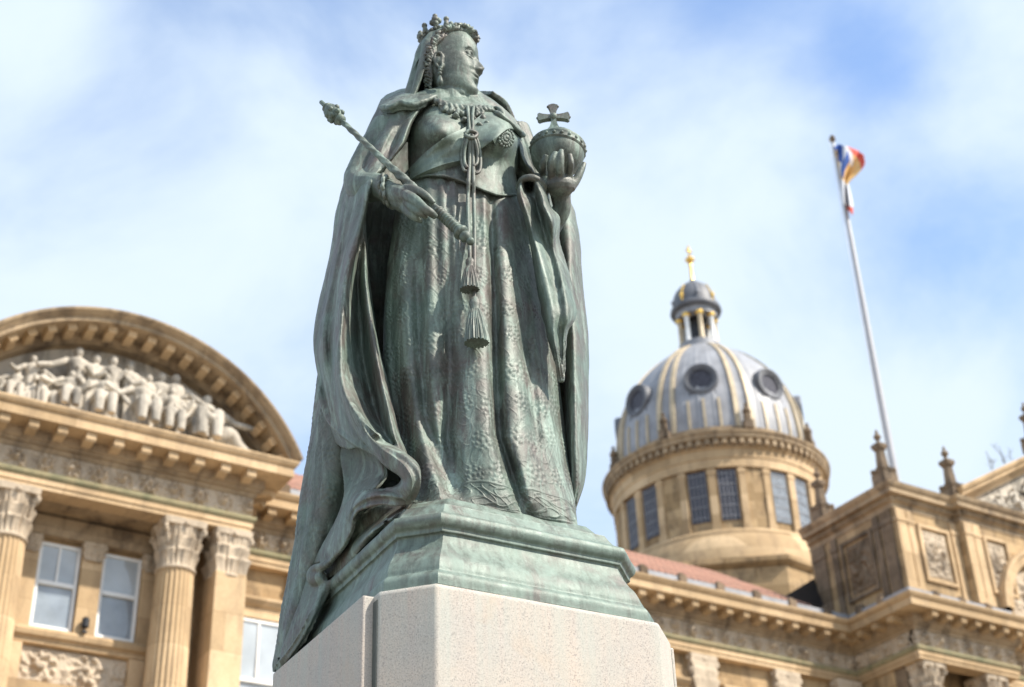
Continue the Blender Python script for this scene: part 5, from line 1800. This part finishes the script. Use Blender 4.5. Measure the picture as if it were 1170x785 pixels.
# ---- orb --------------------------------------------------------------------------
oc = W(np.array([*OC, OD]))
tilt = Matrix.Rotation(R(7), 3, Vector((*HF, 0)))
def orot(p): return np.array([np.array(tilt @ Vector(q)) for q in np.asarray(p, float).reshape(-1, 3)]).reshape(np.shape(p)) + oc
b = MB(); ph = np.linspace(0.01, math.pi - .01, 60); t = np.linspace(0, 2 * math.pi, 96, endpoint=False)
b.grid(orot(np.stack([OR_ * np.sin(ph)[:, None] * np.cos(t), OR_ * np.sin(ph)[:, None] * np.sin(t), OR_ * np.cos(ph)[:, None] + 0 * t], -1)), closed_u=True)
orb = b.build("orb", M["bronze_green"], statue, True)
b = MB()
zs = [(.985, .020), (1.02, .018), (1.055, .012), (1.04, .008), (1.035, -.008), (1.055, -.012), (1.02, -.018), (.985, -.020)]
b.grid(orot([[(OR_ * r_ * math.cos(a), OR_ * r_ * math.sin(a), z * 1.5 + .030) for a in t] for r_, z in zs]), closed_u=True)
for k in range(22):
    a = k / 22 * 2 * math.pi
    b.ball(orot(np.array([OR_ * 1.03 * math.cos(a), OR_ * 1.03 * math.sin(a), .030])), .0105, 8, 6)
b.build("orb_band", M["bronze_brown"], orb, True, 50)
b = MB()
base = oc + np.array([0, 0, OR_ * 0.98])
b.lathe([(.05, -.015), (.045, .01), (.025, .02), (.018, .04)], tuple(base), 16)
cc = W(np.array([634.5, 135, OD])) 
cc = np.array([base[0] - HR[0] * .01, base[1] - HR[1] * .01, base[2] + .112])
cr, cu = np.array([*HR, 0]), np.array([0, 0, 1.0])
cf = np.array([*HF, 0])
for dv in (cr, -cr, cu, -cu):
    sd = cu if abs(dv[2]) < .5 else cr
    pr = [(0.0, .013), (.035, .015), (.06, .020), (.078, .027), (.083, .024), (.086, .015), (.090, .006)]
    L_ = [cc + dv * q * 1.0 + sd * w for q, w in pr]; R__ = [cc + dv * q * 1.0 - sd * w for q, w in pr]
    th_ = .016
    b.grid([[p - cf * th_ for p in L_], [p + cf * th_ for p in L_], [p + cf * th_ for p in R__], [p - cf * th_ for p in R__]], closed_v=True)
    b.cap([L_[-1] - cf * th_, L_[-1] + cf * th_, R__[-1] + cf * th_, R__[-1] - cf * th_])
    for q, w in ((.088, 0), (.08, .026), (.08, -.026)):
        b.ball(cc + dv * q * 1.0 + sd * w, .0095, 8, 6)
b.ball(cc - cf * .012, .022, 10, 8)
b.build("cross", M["bronze"], orb, True, 40)

# ---- hair, crown, veil, earring ----------------------------------------------------
b = MB()
for sg in (-1, 1):
    hp = catmull(np.array([(.40, 0, .80), (.33, .12, .835), (.20, .235, .82), (.06, .305, .75), (-.06, .335, .64), (-.13, .345, .5), (-.17, .335, .36), (-.19, .30, .22), (-.20, .25, .08)]), 90)
    k = np.arange(90)
    for ph in (0, 1.3, 2.6, 3.9, 5.2):
        b.tube(H(hp[:, 0] + .04 * np.sin(k * .45 + ph) + .02 * np.sin(k * 1.7 + 3 * ph), sg * (hp[:, 1] + .035 * np.cos(k * .45 + ph) + .02 * np.sin(k * 2.3 + ph)), hp[:, 2] + .035 * np.sin(k * .45 + ph + 1)), HSC * (0.030 + .010 * np.sin(k * 1.3 + 2 * ph)) * np.interp(k, [0, 50, 90], [1, .95, .45]), 7)
# hair drawn back over the temples
pts = []
for a in np.linspace(0, 1, 30):
    row = []
    for l in np.linspace(-1, 1, 60):
        row.append((.28 - .48 * a - .22 * abs(l) ** 2, .29 * l * (1 + .08 * a), .87 - .06 * abs(l) ** 2 + .08 * math.sin(a * 3) - .5 * a * abs(l) ** 2))
    pts.append(row)
pts = np.array(pts)
strand = 0.008 * np.sin(np.linspace(0, 60, 60))[None]
b.grid(H(pts[..., 0], pts[..., 1], pts[..., 2] + strand))
b.build("hair", M["bronze_brown"], statue, True, recalc=False)
cw = MB()
CRN = np.array([-.16, 0.0, .885])       # crown set back on the head and tipped with it
tc_ = np.linspace(0, 2 * math.pi, 72, endpoint=False)
def crn(r, a, h, lean=0.10): return H(CRN[0] + r * np.cos(a) - lean * h, CRN[1] + r * np.sin(a), CRN[2] + 1.05 * h + 0.30 * r * np.cos(a))
cw.grid([crn(.20, tc_, -.05), crn(.21, tc_, -.02), crn(.205, tc_, .0), crn(.21, tc_, .02), crn(.21, tc_, .05), crn(.185, tc_, .05), crn(.18, tc_, -.05)], closed_u=True)
for k in range(8):
    a = k / 8 * 2 * math.pi + .3
    if k % 2 == 0:
        for da, h_, rr_ in ((0, .13, .056), (-.20, .105, .044), (.20, .105, .044), (0, .08, .046), (0, .18, .036)):
            cw.ball(crn(.215, a + da, h_), HSC * rr_, 8, 6)
        cw.tube([crn(.20, a, .02), crn(.215, a, .15)], HSC * .036, 6)
    else:
        cw.tube([crn(.20, a, .04), crn(.21, a, .10), crn(.215, a, .14)], [HSC * .05, HSC * .032, HSC * .024], 6)
        cw.ball(crn(.215, a, .145), HSC * .04, 8, 6)
for k in range(24):
    a = k / 24 * 2 * math.pi
    cw.ball(crn(.215, a, .02), HSC * .026, 6, 5)
cw.build("crown", M["bronze_brown"], statue, True)
# cap of cloth inside the crown
b = MB()
b.grid([crn(.19, tc_, .0), crn(.18, tc_, .05), crn(.15, tc_, .09), crn(.08, tc_, .11), crn(.005, tc_, .115)], closed_u=True)
b.build("cap", M["bronze_brown"], statue, True)
b = MB()
rows = []
for (u, r_, sh) in ((.90, .15, -.06), (.85, .26, -.05), (.74, .34, -.05), (.58, .39, -.06), (.4, .415, -.09), (.2, .43, -.14), (.05, .44, -.19), (-.10, .46, -.24), (-.22, .50, -.28)):
    row = []
    for a in np.linspace(R(106), R(254), 27):
        rr_ = r_ * (1 + .07 * math.cos(a * 13 + u * 2))
        row.append((rr_ * math.cos(a) * .92 + sh, rr_ * math.sin(a) * .78, u))
    rows.append(row)
g_ = catmull(catmull(np.array(rows), 90).transpose(1, 0, 2), 120).transpose(1, 0, 2)
slab_sheet(b, H(g_[..., 0], g_[..., 1], g_[..., 2]), 0.02)
b.build("veil", M["bronze"], statue, True, recalc=False)
b = MB()
e0 = H(.0, -.345, .24)
b.ball(e0 - np.array([0, 0, .012]), .012, 8, 6); b.ball(e0 - np.array([0, 0, .036]), .014, 8, 6)
b.lathe([(.003, -.045), (.012, -.065), (.018, -.09), (.018, -.105), (.008, -.12), (.001, -.124)], tuple(e0), 12)
b.build("earring", M["bronze_green"], statue, True)

# ---- cloak --------------------------------------------------------------------------
ck = MB()
CL = [
    [(470, 104, .30), (438, 112, .06), (441, 113, -.08), (450, 112, -.17), (462, 110, -.20), (472, 108, -.2), (480, 107, -.2), (488, 107, -.2), (494, 107, -.2), (499, 108, -.14)],
    [(455, 140, .32), (424, 140, .05), (428, 140, -.10), (438, 140, -.20), (448, 140, -.26), (455, 140, -.26), (460, 140, -.25), (466, 139, -.28), (471, 138, -.27), (474, 137, -.12)],
    [(445, 165, .34), (413, 165, .05), (417, 165, -.12), (426, 165, -.22), (436, 165, -.29), (443, 166, -.28), (449, 166, -.26), (455, 165, -.31), (461, 164, -.30), (464, 163, -.1)],
    [(435, 190, .36), (402, 190, .05), (406, 190, -.12), (414, 190, -.23), (423, 190, -.31), (430, 190, -.33), (436, 190, -.32), (440, 189, -.33), (444, 187, -.28), (446, 185, -.1)],
    [(430, 212, .38), (393, 212, .06), (397, 212, -.12), (404, 212, -.23), (412, 212, -.33), (419, 212, -.41), (423, 212, -.41), (425, 212, -.30), (426, 212, -.12), (427, 212, .02)],
    [(425, 245, .38), (385, 245, .06), (388, 245, -.12), (395, 245, -.22), (405, 245, -.31), (413, 245, -.41), (416, 245, -.39), (417.5, 245, -.26), (417, 245, -.06), (418, 245, .03)],
    [(420, 280, .38), (380, 280, .06), (383, 280, -.12), (388, 280, -.21), (396, 280, -.29), (404, 280, -.41), (408, 280, -.38), (411, 280, -.18), (418, 280, -.16), (421, 280, .0)],
    [(418, 320, .38), (372, 320, .06), (375, 320, -.12), (380, 320, -.2), (387, 320, -.27), (395, 320, -.43), (400, 320, -.36), (408, 320, -.17), (418, 320, -.30), (423, 320, -.05)],
    [(418, 370, .40), (363, 370, .06), (366, 370, -.12), (371, 370, -.22), (380, 370, -.27), (390, 370, -.46), (398, 370, -.36), (411, 370, -.18), (424, 370, -.38), (430, 370, -.08)],
    [(415, 400, .40), (362, 400, .06), (365, 400, -.14), (370, 400, -.24), (379, 400, -.28), (388, 400, -.48), (399, 400, -.37), (414, 400, -.20), (429, 400, -.42), (435, 400, -.1)],
    [(413, 432, .42), (367, 432, .02), (369, 432, -.14), (374, 432, -.22), (382, 432, -.31), (389, 430, -.50), (403, 430, -.38), (420, 430, -.24), (435, 430, -.46), (442, 430, -.14)],
    [(410, 465, .42), (372, 462, .0), (374, 464, -.14), (380, 466, -.24), (389, 462, -.36), (397, 456, -.56), (412, 458, -.40), (428, 462, -.28), (444, 466, -.50), (450, 466, -.18)],
    [(405, 490, .42), (378, 485, .0), (382, 490, -.16), (390, 492, -.28), (400, 486, -.42), (411, 478, -.60), (424, 484, -.46), (438, 490, -.36), (451, 497, -.54), (458, 498, -.24)],
    [(405, 512, .42), (384, 505, .0), (392, 512, -.2), (404, 513, -.34), (417, 505, -.50), (430, 496, -.64), (440, 504, -.54), (450, 511, -.46), (459, 518, -.56), (466, 520, -.3)],
]
ca = surf(CL, 320, 300)
cu_ = np.linspace(0, 1, 300)[None]; cvv = np.linspace(0, 1, 320)[:, None]
env_ = np.clip((cu_ - 0.12) * 6, 0, 1) * np.clip((0.98 - cu_) * 10, 0, 1) * np.clip(cvv * 3 - 0.2, 0, 1)
ca[..., 2] += env_ * (0.010 * np.sin(2 * np.pi * (5.2 * cu_ + 0.35 * np.sin(cvv * 7.0) + 0.5 * cvv)) + 0.005 * np.sin(2 * np.pi * (9.3 * cu_ - 0.9 * cvv + 0.2 * np.sin(cvv * 13))))
slab_sheet(ck, W(ca), 0.035, True)
# heap of cloth folded over on the plinth: an upper fold doubling back on itself ...
ra = [(386, 418, -.33), (399, 457, -.52), (416, 490, -.61), (428, 505, -.64), (446, 514, -.67), (464, 523, -.70), (478, 537, -.72), (480.5, 552, -.71), (477, 566, -.67), (470, 574, -.62)]
rb = [(394, 430, -.33), (406, 470, -.50), (420, 497, -.62), (435, 513, -.67), (450, 523, -.71), (462, 533, -.745), (469.5, 546, -.75), (469, 559, -.72), (465, 568, -.67), (461, 574, -.62)]
rc = [(398, 470, -.36), (408, 492, -.48), (420, 512, -.53), (432, 527, -.58), (444, 537, -.63), (455, 543.5, -.665), (460, 549.5, -.67), (457, 555, -.65), (450, 557, -.61), (442, 557, -.58)]
rd = [(402, 470, -.28), (412, 490, -.34), (424, 506, -.38), (436, 518, -.42), (448, 528, -.46), (456, 537, -.50), (458, 546, -.52), (455, 552, -.52), (449, 556, -.5), (442, 557, -.48)]
r0 = [(388, 416, -.26), (403, 452, -.40), (420, 484, -.46), (432, 499, -.50), (449, 508, -.52), (466, 518, -.55), (480, 532, -.58), (482, 550, -.57), (478, 566, -.54), (471, 574, -.52)]
mid = lambda p, q, dd, w=.5: [(a[0] * (1 - w) + c[0] * w, a[1] * (1 - w) + c[1] * w, a[2] * (1 - w) + c[2] * w + dd * min(1, i / 3)) for i, (a, c) in enumerate(zip(p, q))]
slab_sheet(ck, W(surf([r0, ra, mid(ra, rb, .012), rb, rc, rd], 120, 260)), 0.025, True)
px_tube(ck, [tuple(np.array(q)) for q in ra], [.003, .004, .005, .006, .007, .008, .009, .009, .008, .007], 12, 8)
# ... and a lower fold sweeping down to the left
qa = [(472, 568, -.60), (458, 561, -.59), (441, 557, -.55), (425, 557, -.50), (408, 563, -.42), (395, 574, -.32)]
qb = [(473, 571, -.635), (458, 568, -.65), (440, 565, -.62), (422, 567, -.56), (405, 577, -.47), (394, 592, -.36)]
qc = [(468, 576, -.61), (453, 577, -.61), (437, 575, -.58), (420, 578, -.53), (406, 586, -.45), (396, 604, -.35)]
qd = [(464, 576, -.52), (449, 577, -.50), (435, 577, -.46), (422, 581, -.40), (411, 591, -.32), (402, 608, -.24)]
slab_sheet(ck, W(surf([qa, qb, mid(qb, qc, .012), qc, qd], 80, 160)), 0.022)
px_tube(ck, [(470, 576, -.61), (453, 577.5, -.615), (437, 576, -.585), (420, 579, -.535), (407, 586, -.46), (401, 602, -.38), (391, 622, -.29), (379, 640, -.18), (370, 649, -.1), (361, 651, .0)], [.006, .007, .008, .009, .009, .009, .010, .011, .011, .010], 12, 8)
# hem of the outer layer turning across the front
px_tube(ck, [(366, 425, -.05), (367, 452, -.12), (376, 478, -.16), (386, 490, -.22), (398, 499, -.32), (411, 508, -.42), (428, 517, -.50), (442, 527, -.58)], [.012, .014, .016, .017, .018, .018, .018, .014], 12, 8)
# cloth stretched from the back panel to the rolls, curling over at its foot
S2 = [
    [(384, 486, -.04), (396, 494, -.14), (410, 504, -.26), (428, 516, -.42)],
    [(389, 525, -.08), (402, 522, -.12), (418, 524, -.22), (438, 540, -.42)],
    [(393, 556, -.12), (402, 548, -.14), (416, 545, -.24), (432, 552, -.44)],
    [(390, 576, -.14), (398, 570, -.24), (405, 568, -.34), (412, 572, -.46)],
    [(382, 596, -.12), (390, 590, -.25), (398, 588, -.36), (405, 590, -.43)],
    [(370, 618, -.05), (380, 612, -.19), (390, 608, -.31), (399, 610, -.38)],
    [(360, 636, .02), (369, 630, -.09), (379, 627, -.21), (388, 630, -.28)],
    [(356, 646, .05), (360, 644, .0), (367, 643, -.08), (374, 646, -.14)],
]
slab_sheet(ck, W(surf(S2, 120, 80)), 0.022)
px_tube(ck, [(377, 644, -.16), (368, 648, -.10), (361, 651, -.05), (358, 656, -.02), (360, 661, -.04), (366, 662, -.07), (370, 658, -.09)], [.016, .02, .026, .032, .036, .034, .028], 14, 8)
b_ = W(np.array([428, 497, -.60])); ck.ball(b_ + np.array([HF[0], HF[1], 0]) * .035, .035, 12, 8)
# lining seen in the hollow, lying over the corner of the plinth
S4 = [
    [(392, 545, .12), (415, 545, .0), (445, 548, -.2), (474, 560, -.36)],
    [(388, 580, .08), (412, 576, -.08), (442, 575, -.34), (470, 572, -.52)],
    [(382, 606, .04), (404, 602, -.16), (432, 594, -.42), (462, 581, -.57)],
    [(376, 638, .0), (396, 628, -.24), (419, 611, -.49), (444, 594, -.64)],
    [(372, 662, -.02), (394, 649, -.20), (416, 626, -.40), (436, 607, -.50)],
]
slab_sheet(ck, W(surf(S4, 80, 80)), 0.05, True)
px_tube(ck, [(468, 582, -.42), (445, 590, -.36), (420, 606, -.24), (396, 628, -.08), (380, 645, .04)], [.05, .075, .08, .08, .07], 14, 6)
# folds running down the flank of the plinth below the curl
S3 = [
    [(352, 652, .04), (358, 657, -.02), (364, 661, -.05), (370, 663, -.09), (378, 661, -.11), (388, 655, -.12)],
    [(344, 680, .02), (351, 683, -.03), (357, 685, -.07), (364, 685, -.12), (371, 680, -.10), (381, 670, -.09)],
    [(336, 703, .02), (343, 705, -.04), (350, 707, -.08), (356, 707, -.14), (362, 701, -.12), (370, 691, -.08)],
    [(328, 725, .05), (334, 727, -.01), (341, 728, -.05), (347, 726, -.10), (353, 720, -.08), (360, 711, -.04)],
    [(320, 746, .12), (326, 747, .06), (331, 746, .02), (337, 743, -.03), (342, 737, -.01), (348, 729, .03)],
    [(314, 769, .24), (317, 768, .16), (320, 766, .17), (324, 761, .11), (328, 756, .13), (332, 750, .12)],
]
slab_sheet(ck, W(surf(S3, 140, 90)), 0.03)
# right-hand fall of the cloak
CR = [
    [(574, 136, .04), (582, 136, .02), (589, 139, .06), (595, 144, .2), (585, 140, .4)],
    [(586, 156, .0), (591, 156, -.06), (597, 156, .0), (602, 158, .2), (590, 156, .45)],
    [(590, 185, .05), (597, 185, -.05), (605, 186, .0), (612, 188, .2), (600, 186, .5)],
    [(598, 225, .22), (614, 226, .22), (634, 228, .18), (649, 229, .3), (630, 228, .6)],
    [(604, 257, .28), (624, 257, .25), (647, 257, .14), (659, 257, .3), (640, 257, .62)],
    [(614, 290, .30), (630, 290, .22), (650, 290, .06), (664, 290, .3), (642, 290, .64)],
    [(620, 330, .30), (636, 330, .18), (652, 330, .02), (667, 330, .3), (645, 330, .65)],
    [(630, 385, .30), (643, 385, .12), (656, 385, -.04), (672, 385, .28), (650, 385, .68)],
    [(640, 450, .26), (647, 450, .06), (658, 450, -.08), (672, 450, .25), (650, 450, .7)],
    [(642, 510, .2), (648, 510, .02), (659, 511, -.10), (671, 512, .22), (650, 510, .7)],
    [(644, 545, .16), (651, 546, -.01), (660, 549, -.08), (668, 545, .2), (650, 545, .7)],
    [(646, 575, .14), (651, 577, .0), (656, 576, -.02), (660, 572, .17), (650, 570, .65)],
    [(648, 592, .12), (651, 592, .02), (653, 591, .02), (655, 588, .12), (650, 585, .55)],
]
slab_sheet(ck, W(surf(CR, 280, 110)), 0.03)
# fall of cloth between and behind, closing the figure from the other sides
BKS = []
for y, xl, dl, xr, dr in ((108, 478, .26, 560, .3), (122, 466, .3, 578, .38), (150, 452, .33, 590, .45), (190, 436, .36, 602, .5), (245, 425, .38, 634, .6), (320, 418, .38, 645, .65), (400, 416, .4, 652, .68), (465, 410, .42, 652, .7), (520, 402, .42, 652, .7), (590, 395, .42, 652, .6)):
    BKS.append([(xl, y, dl)] + [(xl + (xr - xl) * s, y, dl + (dr - dl) * s + .22 * math.sin(math.pi * s) + .05 * math.sin(s * 16 + y * .01)) for s in (.15, .3, .45, .6, .75, .88)] + [(xr, y, dr)])
slab_sheet(ck, W(surf(BKS, 160, 120)), 0.03)
cloak = ck.build("cloak", M["bronze"], statue, True, recalc=False)
fuse(cloak, 0.0058, 4, 0.5)
dents(cloak, 0.020, 6, 4.0, 0.25)
dents(cloak, 0.006, 18, 1.0, 0.6)

# long train of the cloak, woven with flowers, falling over the flank of the plinth
S1 = [
    [(402, 425, .38), (366, 425, .12), (370, 425, -.02), (382, 425, -.10), (398, 425, -.14), (416, 425, -.14)],
    [(398, 465, .42), (361, 465, .13), (366, 465, -.01), (378, 465, -.08), (394, 465, -.12), (412, 465, -.10)],
    [(395, 510, .46), (355, 510, .14), (361, 510, .0), (372, 510, -.06), (387, 510, -.08), (405, 510, -.04)],
    [(390, 560, .48), (346, 560, .15), (353, 560, .02), (365, 560, -.04), (380, 560, -.05), (400, 560, .0)],
    [(385, 620, .48), (338, 620, .18), (346, 620, .05), (357, 620, .0), (368, 620, .0), (385, 620, .08)],
    [(375, 665, .5), (329, 665, .2), (337, 665, .08), (345, 665, .04), (353, 665, .05), (362, 665, .12)],
    [(360, 712, .5), (319, 712, .20), (326, 713, .08), (333, 714, .05), (340, 714, .06), (347, 712, .12)],
    [(345, 748, .5), (314, 748, .24), (319, 749, .13), (324, 750, .10), (329, 749, .11), (334, 747, .17)],
    [(335, 768, .5), (312.5, 767, .29), (315, 768, .21), (319, 768, .18), (322, 767, .18), (326, 765, .22)],
]
tr = surf(S1, 620, 230)
tw = W(tr)
su = np.concatenate([np.zeros((620, 1)), np.cumsum(np.linalg.norm(np.diff(tw, axis=1), axis=-1), 1)], 1)
sv_ = np.concatenate([np.zeros((1, 230)), np.cumsum(np.linalg.norm(np.diff(tw, axis=0), axis=-1), 0)], 0)
tn = normals(tw)
if (tn * (tw - EYE)).sum() > 0: tn = -tn
tw = tw + tn * ((brocade(su, sv_, 5.7) * 0.0035 + (vnoise(su * 7, sv_ * 1.5, 3) - 0.5) * 0.035) * np.clip(np.linspace(0, 1, 230) * 4, 0, 1) * np.clip((1 - np.linspace(0, 1, 230)) * 8, 0, 1))[..., None]
b = MB(); slab_sheet(b, tw, 0.03)
b.build("train", M["bronze"], statue, True, recalc=False)

# sleeve drapery hanging from the raised arm
b = MB()
DR = [
    [(591, 214, -.16), (596, 205, -.22), (604, 203, -.24), (613, 205, -.24), (620, 211, -.2), (624, 220, -.08)],
    [(590, 219, -.18), (595, 215, -.30), (605, 214, -.06), (613, 214, -.30), (621, 219, -.28), (627, 227, -.12)],
    [(592, 231, -.20), (597, 231, -.34), (605, 228, -.28), (613, 230, -.22), (622, 234, -.33), (631, 238, -.14)],
    [(600, 255, -.18), (605, 256, -.31), (612, 255, -.25), (620, 256, -.20), (630, 254, -.34), (640, 250, -.14)],
    [(606, 284, -.18), (611, 285, -.31), (618, 285, -.30), (626, 286, -.20), (633, 283, -.22), (640, 278, -.12)],
    [(612, 320, -.18), (617, 322, -.31), (625, 322, -.33), (634, 322, -.27), (643, 318, -.28), (651, 313, -.12)],
    [(618, 355, -.18), (623, 357, -.30), (631, 359, -.33), (640, 359, -.30), (650, 359, -.30), (659, 358, -.14)],
    [(625, 384, -.18), (629, 386, -.28), (634, 387, -.31), (640, 384, -.24), (645, 381, -.26), (649, 379, -.16)],
    [(632, 411, -.18), (635, 412, -.25), (638, 412, -.28), (641, 410, -.22), (644, 406, -.24), (647, 402, -.17)],
    [(640.4, 434, -.21), (640.8, 435, -.22), (641.2, 436, -.225), (641.6, 435.5, -.22), (642, 435, -.22), (642.4, 433, -.21)],
]
slab_sheet(b, W(surf(DR, 240, 110)), 0.02)
px_tube(b, [(591, 216, -.16), (596, 206, -.24), (604, 203, -.27), (613, 205, -.26), (621, 211, -.22), (625, 221, -.1)], [.012, .018, .02, .02, .017, .010], 12, 8)
dr = b.build("sleeve_drapery", M["bronze_green"], statue, True, recalc=False)
fuse(dr, 0.005, 2, 0.5); dents(dr, 0.010, 14, 7.0)

# short cape over the shoulders, with a rolled wavy edge
b = MB()
CP = [
    [(503, 103, .12), (494, 101, .16), (480, 99, .18), (464, 100, .18), (448, 105, .14), (437, 112, .08)],
    [(502, 105, .0), (492, 104, .0), (478, 102.5, .0), (462, 103, .0), (447, 109, -.02), (435, 117, -.02)],
    [(499, 107, -.12), (490, 107, -.15), (476, 107, -.16), (460, 108, -.16), (446, 114, -.15), (434, 120, -.1)],
    [(498, 109, -.21), (489, 111, -.24), (474, 115, -.26), (459, 116.5, -.25), (446, 119, -.24), (434, 122, -.16)],
    [(495, 112, -.23), (487, 115, -.27), (473, 120, -.29), (458, 119.5, -.28), (445, 124, -.27), (434, 124, -.18)],
]
slab_sheet(b, W(surf(CP, 80, 140)), 0.035)
px_tube(b, [(498, 110, -.22), (488, 114, -.26), (474, 119.5, -.285), (466, 119, -.29), (457, 118, -.275), (446, 123, -.265), (434.5, 122.5, -.17)], [.012, .016, .018, .017, .018, .018, .012], 12, 8)
CP2 = [
    [(560, 121, .16), (568, 122, .16), (579, 128, .2), (590, 138, .24), (598, 147, .26)],
    [(561, 123, .0), (569, 124, .02), (580, 131, .04), (591, 141, .08), (599, 149, .14)],
    [(563, 126, -.10), (570, 127, -.12), (581, 135, -.10), (592, 145, -.04), (599, 152, .04)],
    [(565, 128, -.15), (571, 131, -.18), (582, 139, -.15), (592, 149, -.1), (599, 155, -.03)],
]
slab_sheet(b, W(surf(CP2, 70, 100)), 0.025)
px_tube(b, [(565, 128, -.16), (571, 131, -.19), (582, 139.5, -.165), (592, 149.5, -.11), (599, 155, -.03)], .014, 12, 8)
px_tube(b, [(563, 125, -.13), (568, 123, -.15), (574, 129, -.17), (577, 136, -.17)], .014, 12, 8)
cp = b.build("cape", M["bronze_green"], statue, True, recalc=False)
fuse(cp, 0.005, 2, 0.5); dents(cp, 0.014, 14, 9.0)
# lace cuff at the right wrist
b = MB()
for s_, off in ((0, 0), (1, 4)):
    ring = []
    cen_ = np.array([441 + off, 217.5 + off * .5, -.385 - off * .008])
    for a in np.linspace(0, 2 * math.pi, 60):
        ring.append(W(cen_) + np.array([0, 0, 1.0]) * (.082 + .008 * math.sin(a * 10)) * math.sin(a) + (np.array([*HF, 0]) * .8 + np.array([*HR, 0]) * .35) * (.082 + .008 * math.sin(a * 10)) * math.cos(a))
    b.tube(ring, .011, 7)
b.build("cuff", M["bronze"], statue, True)
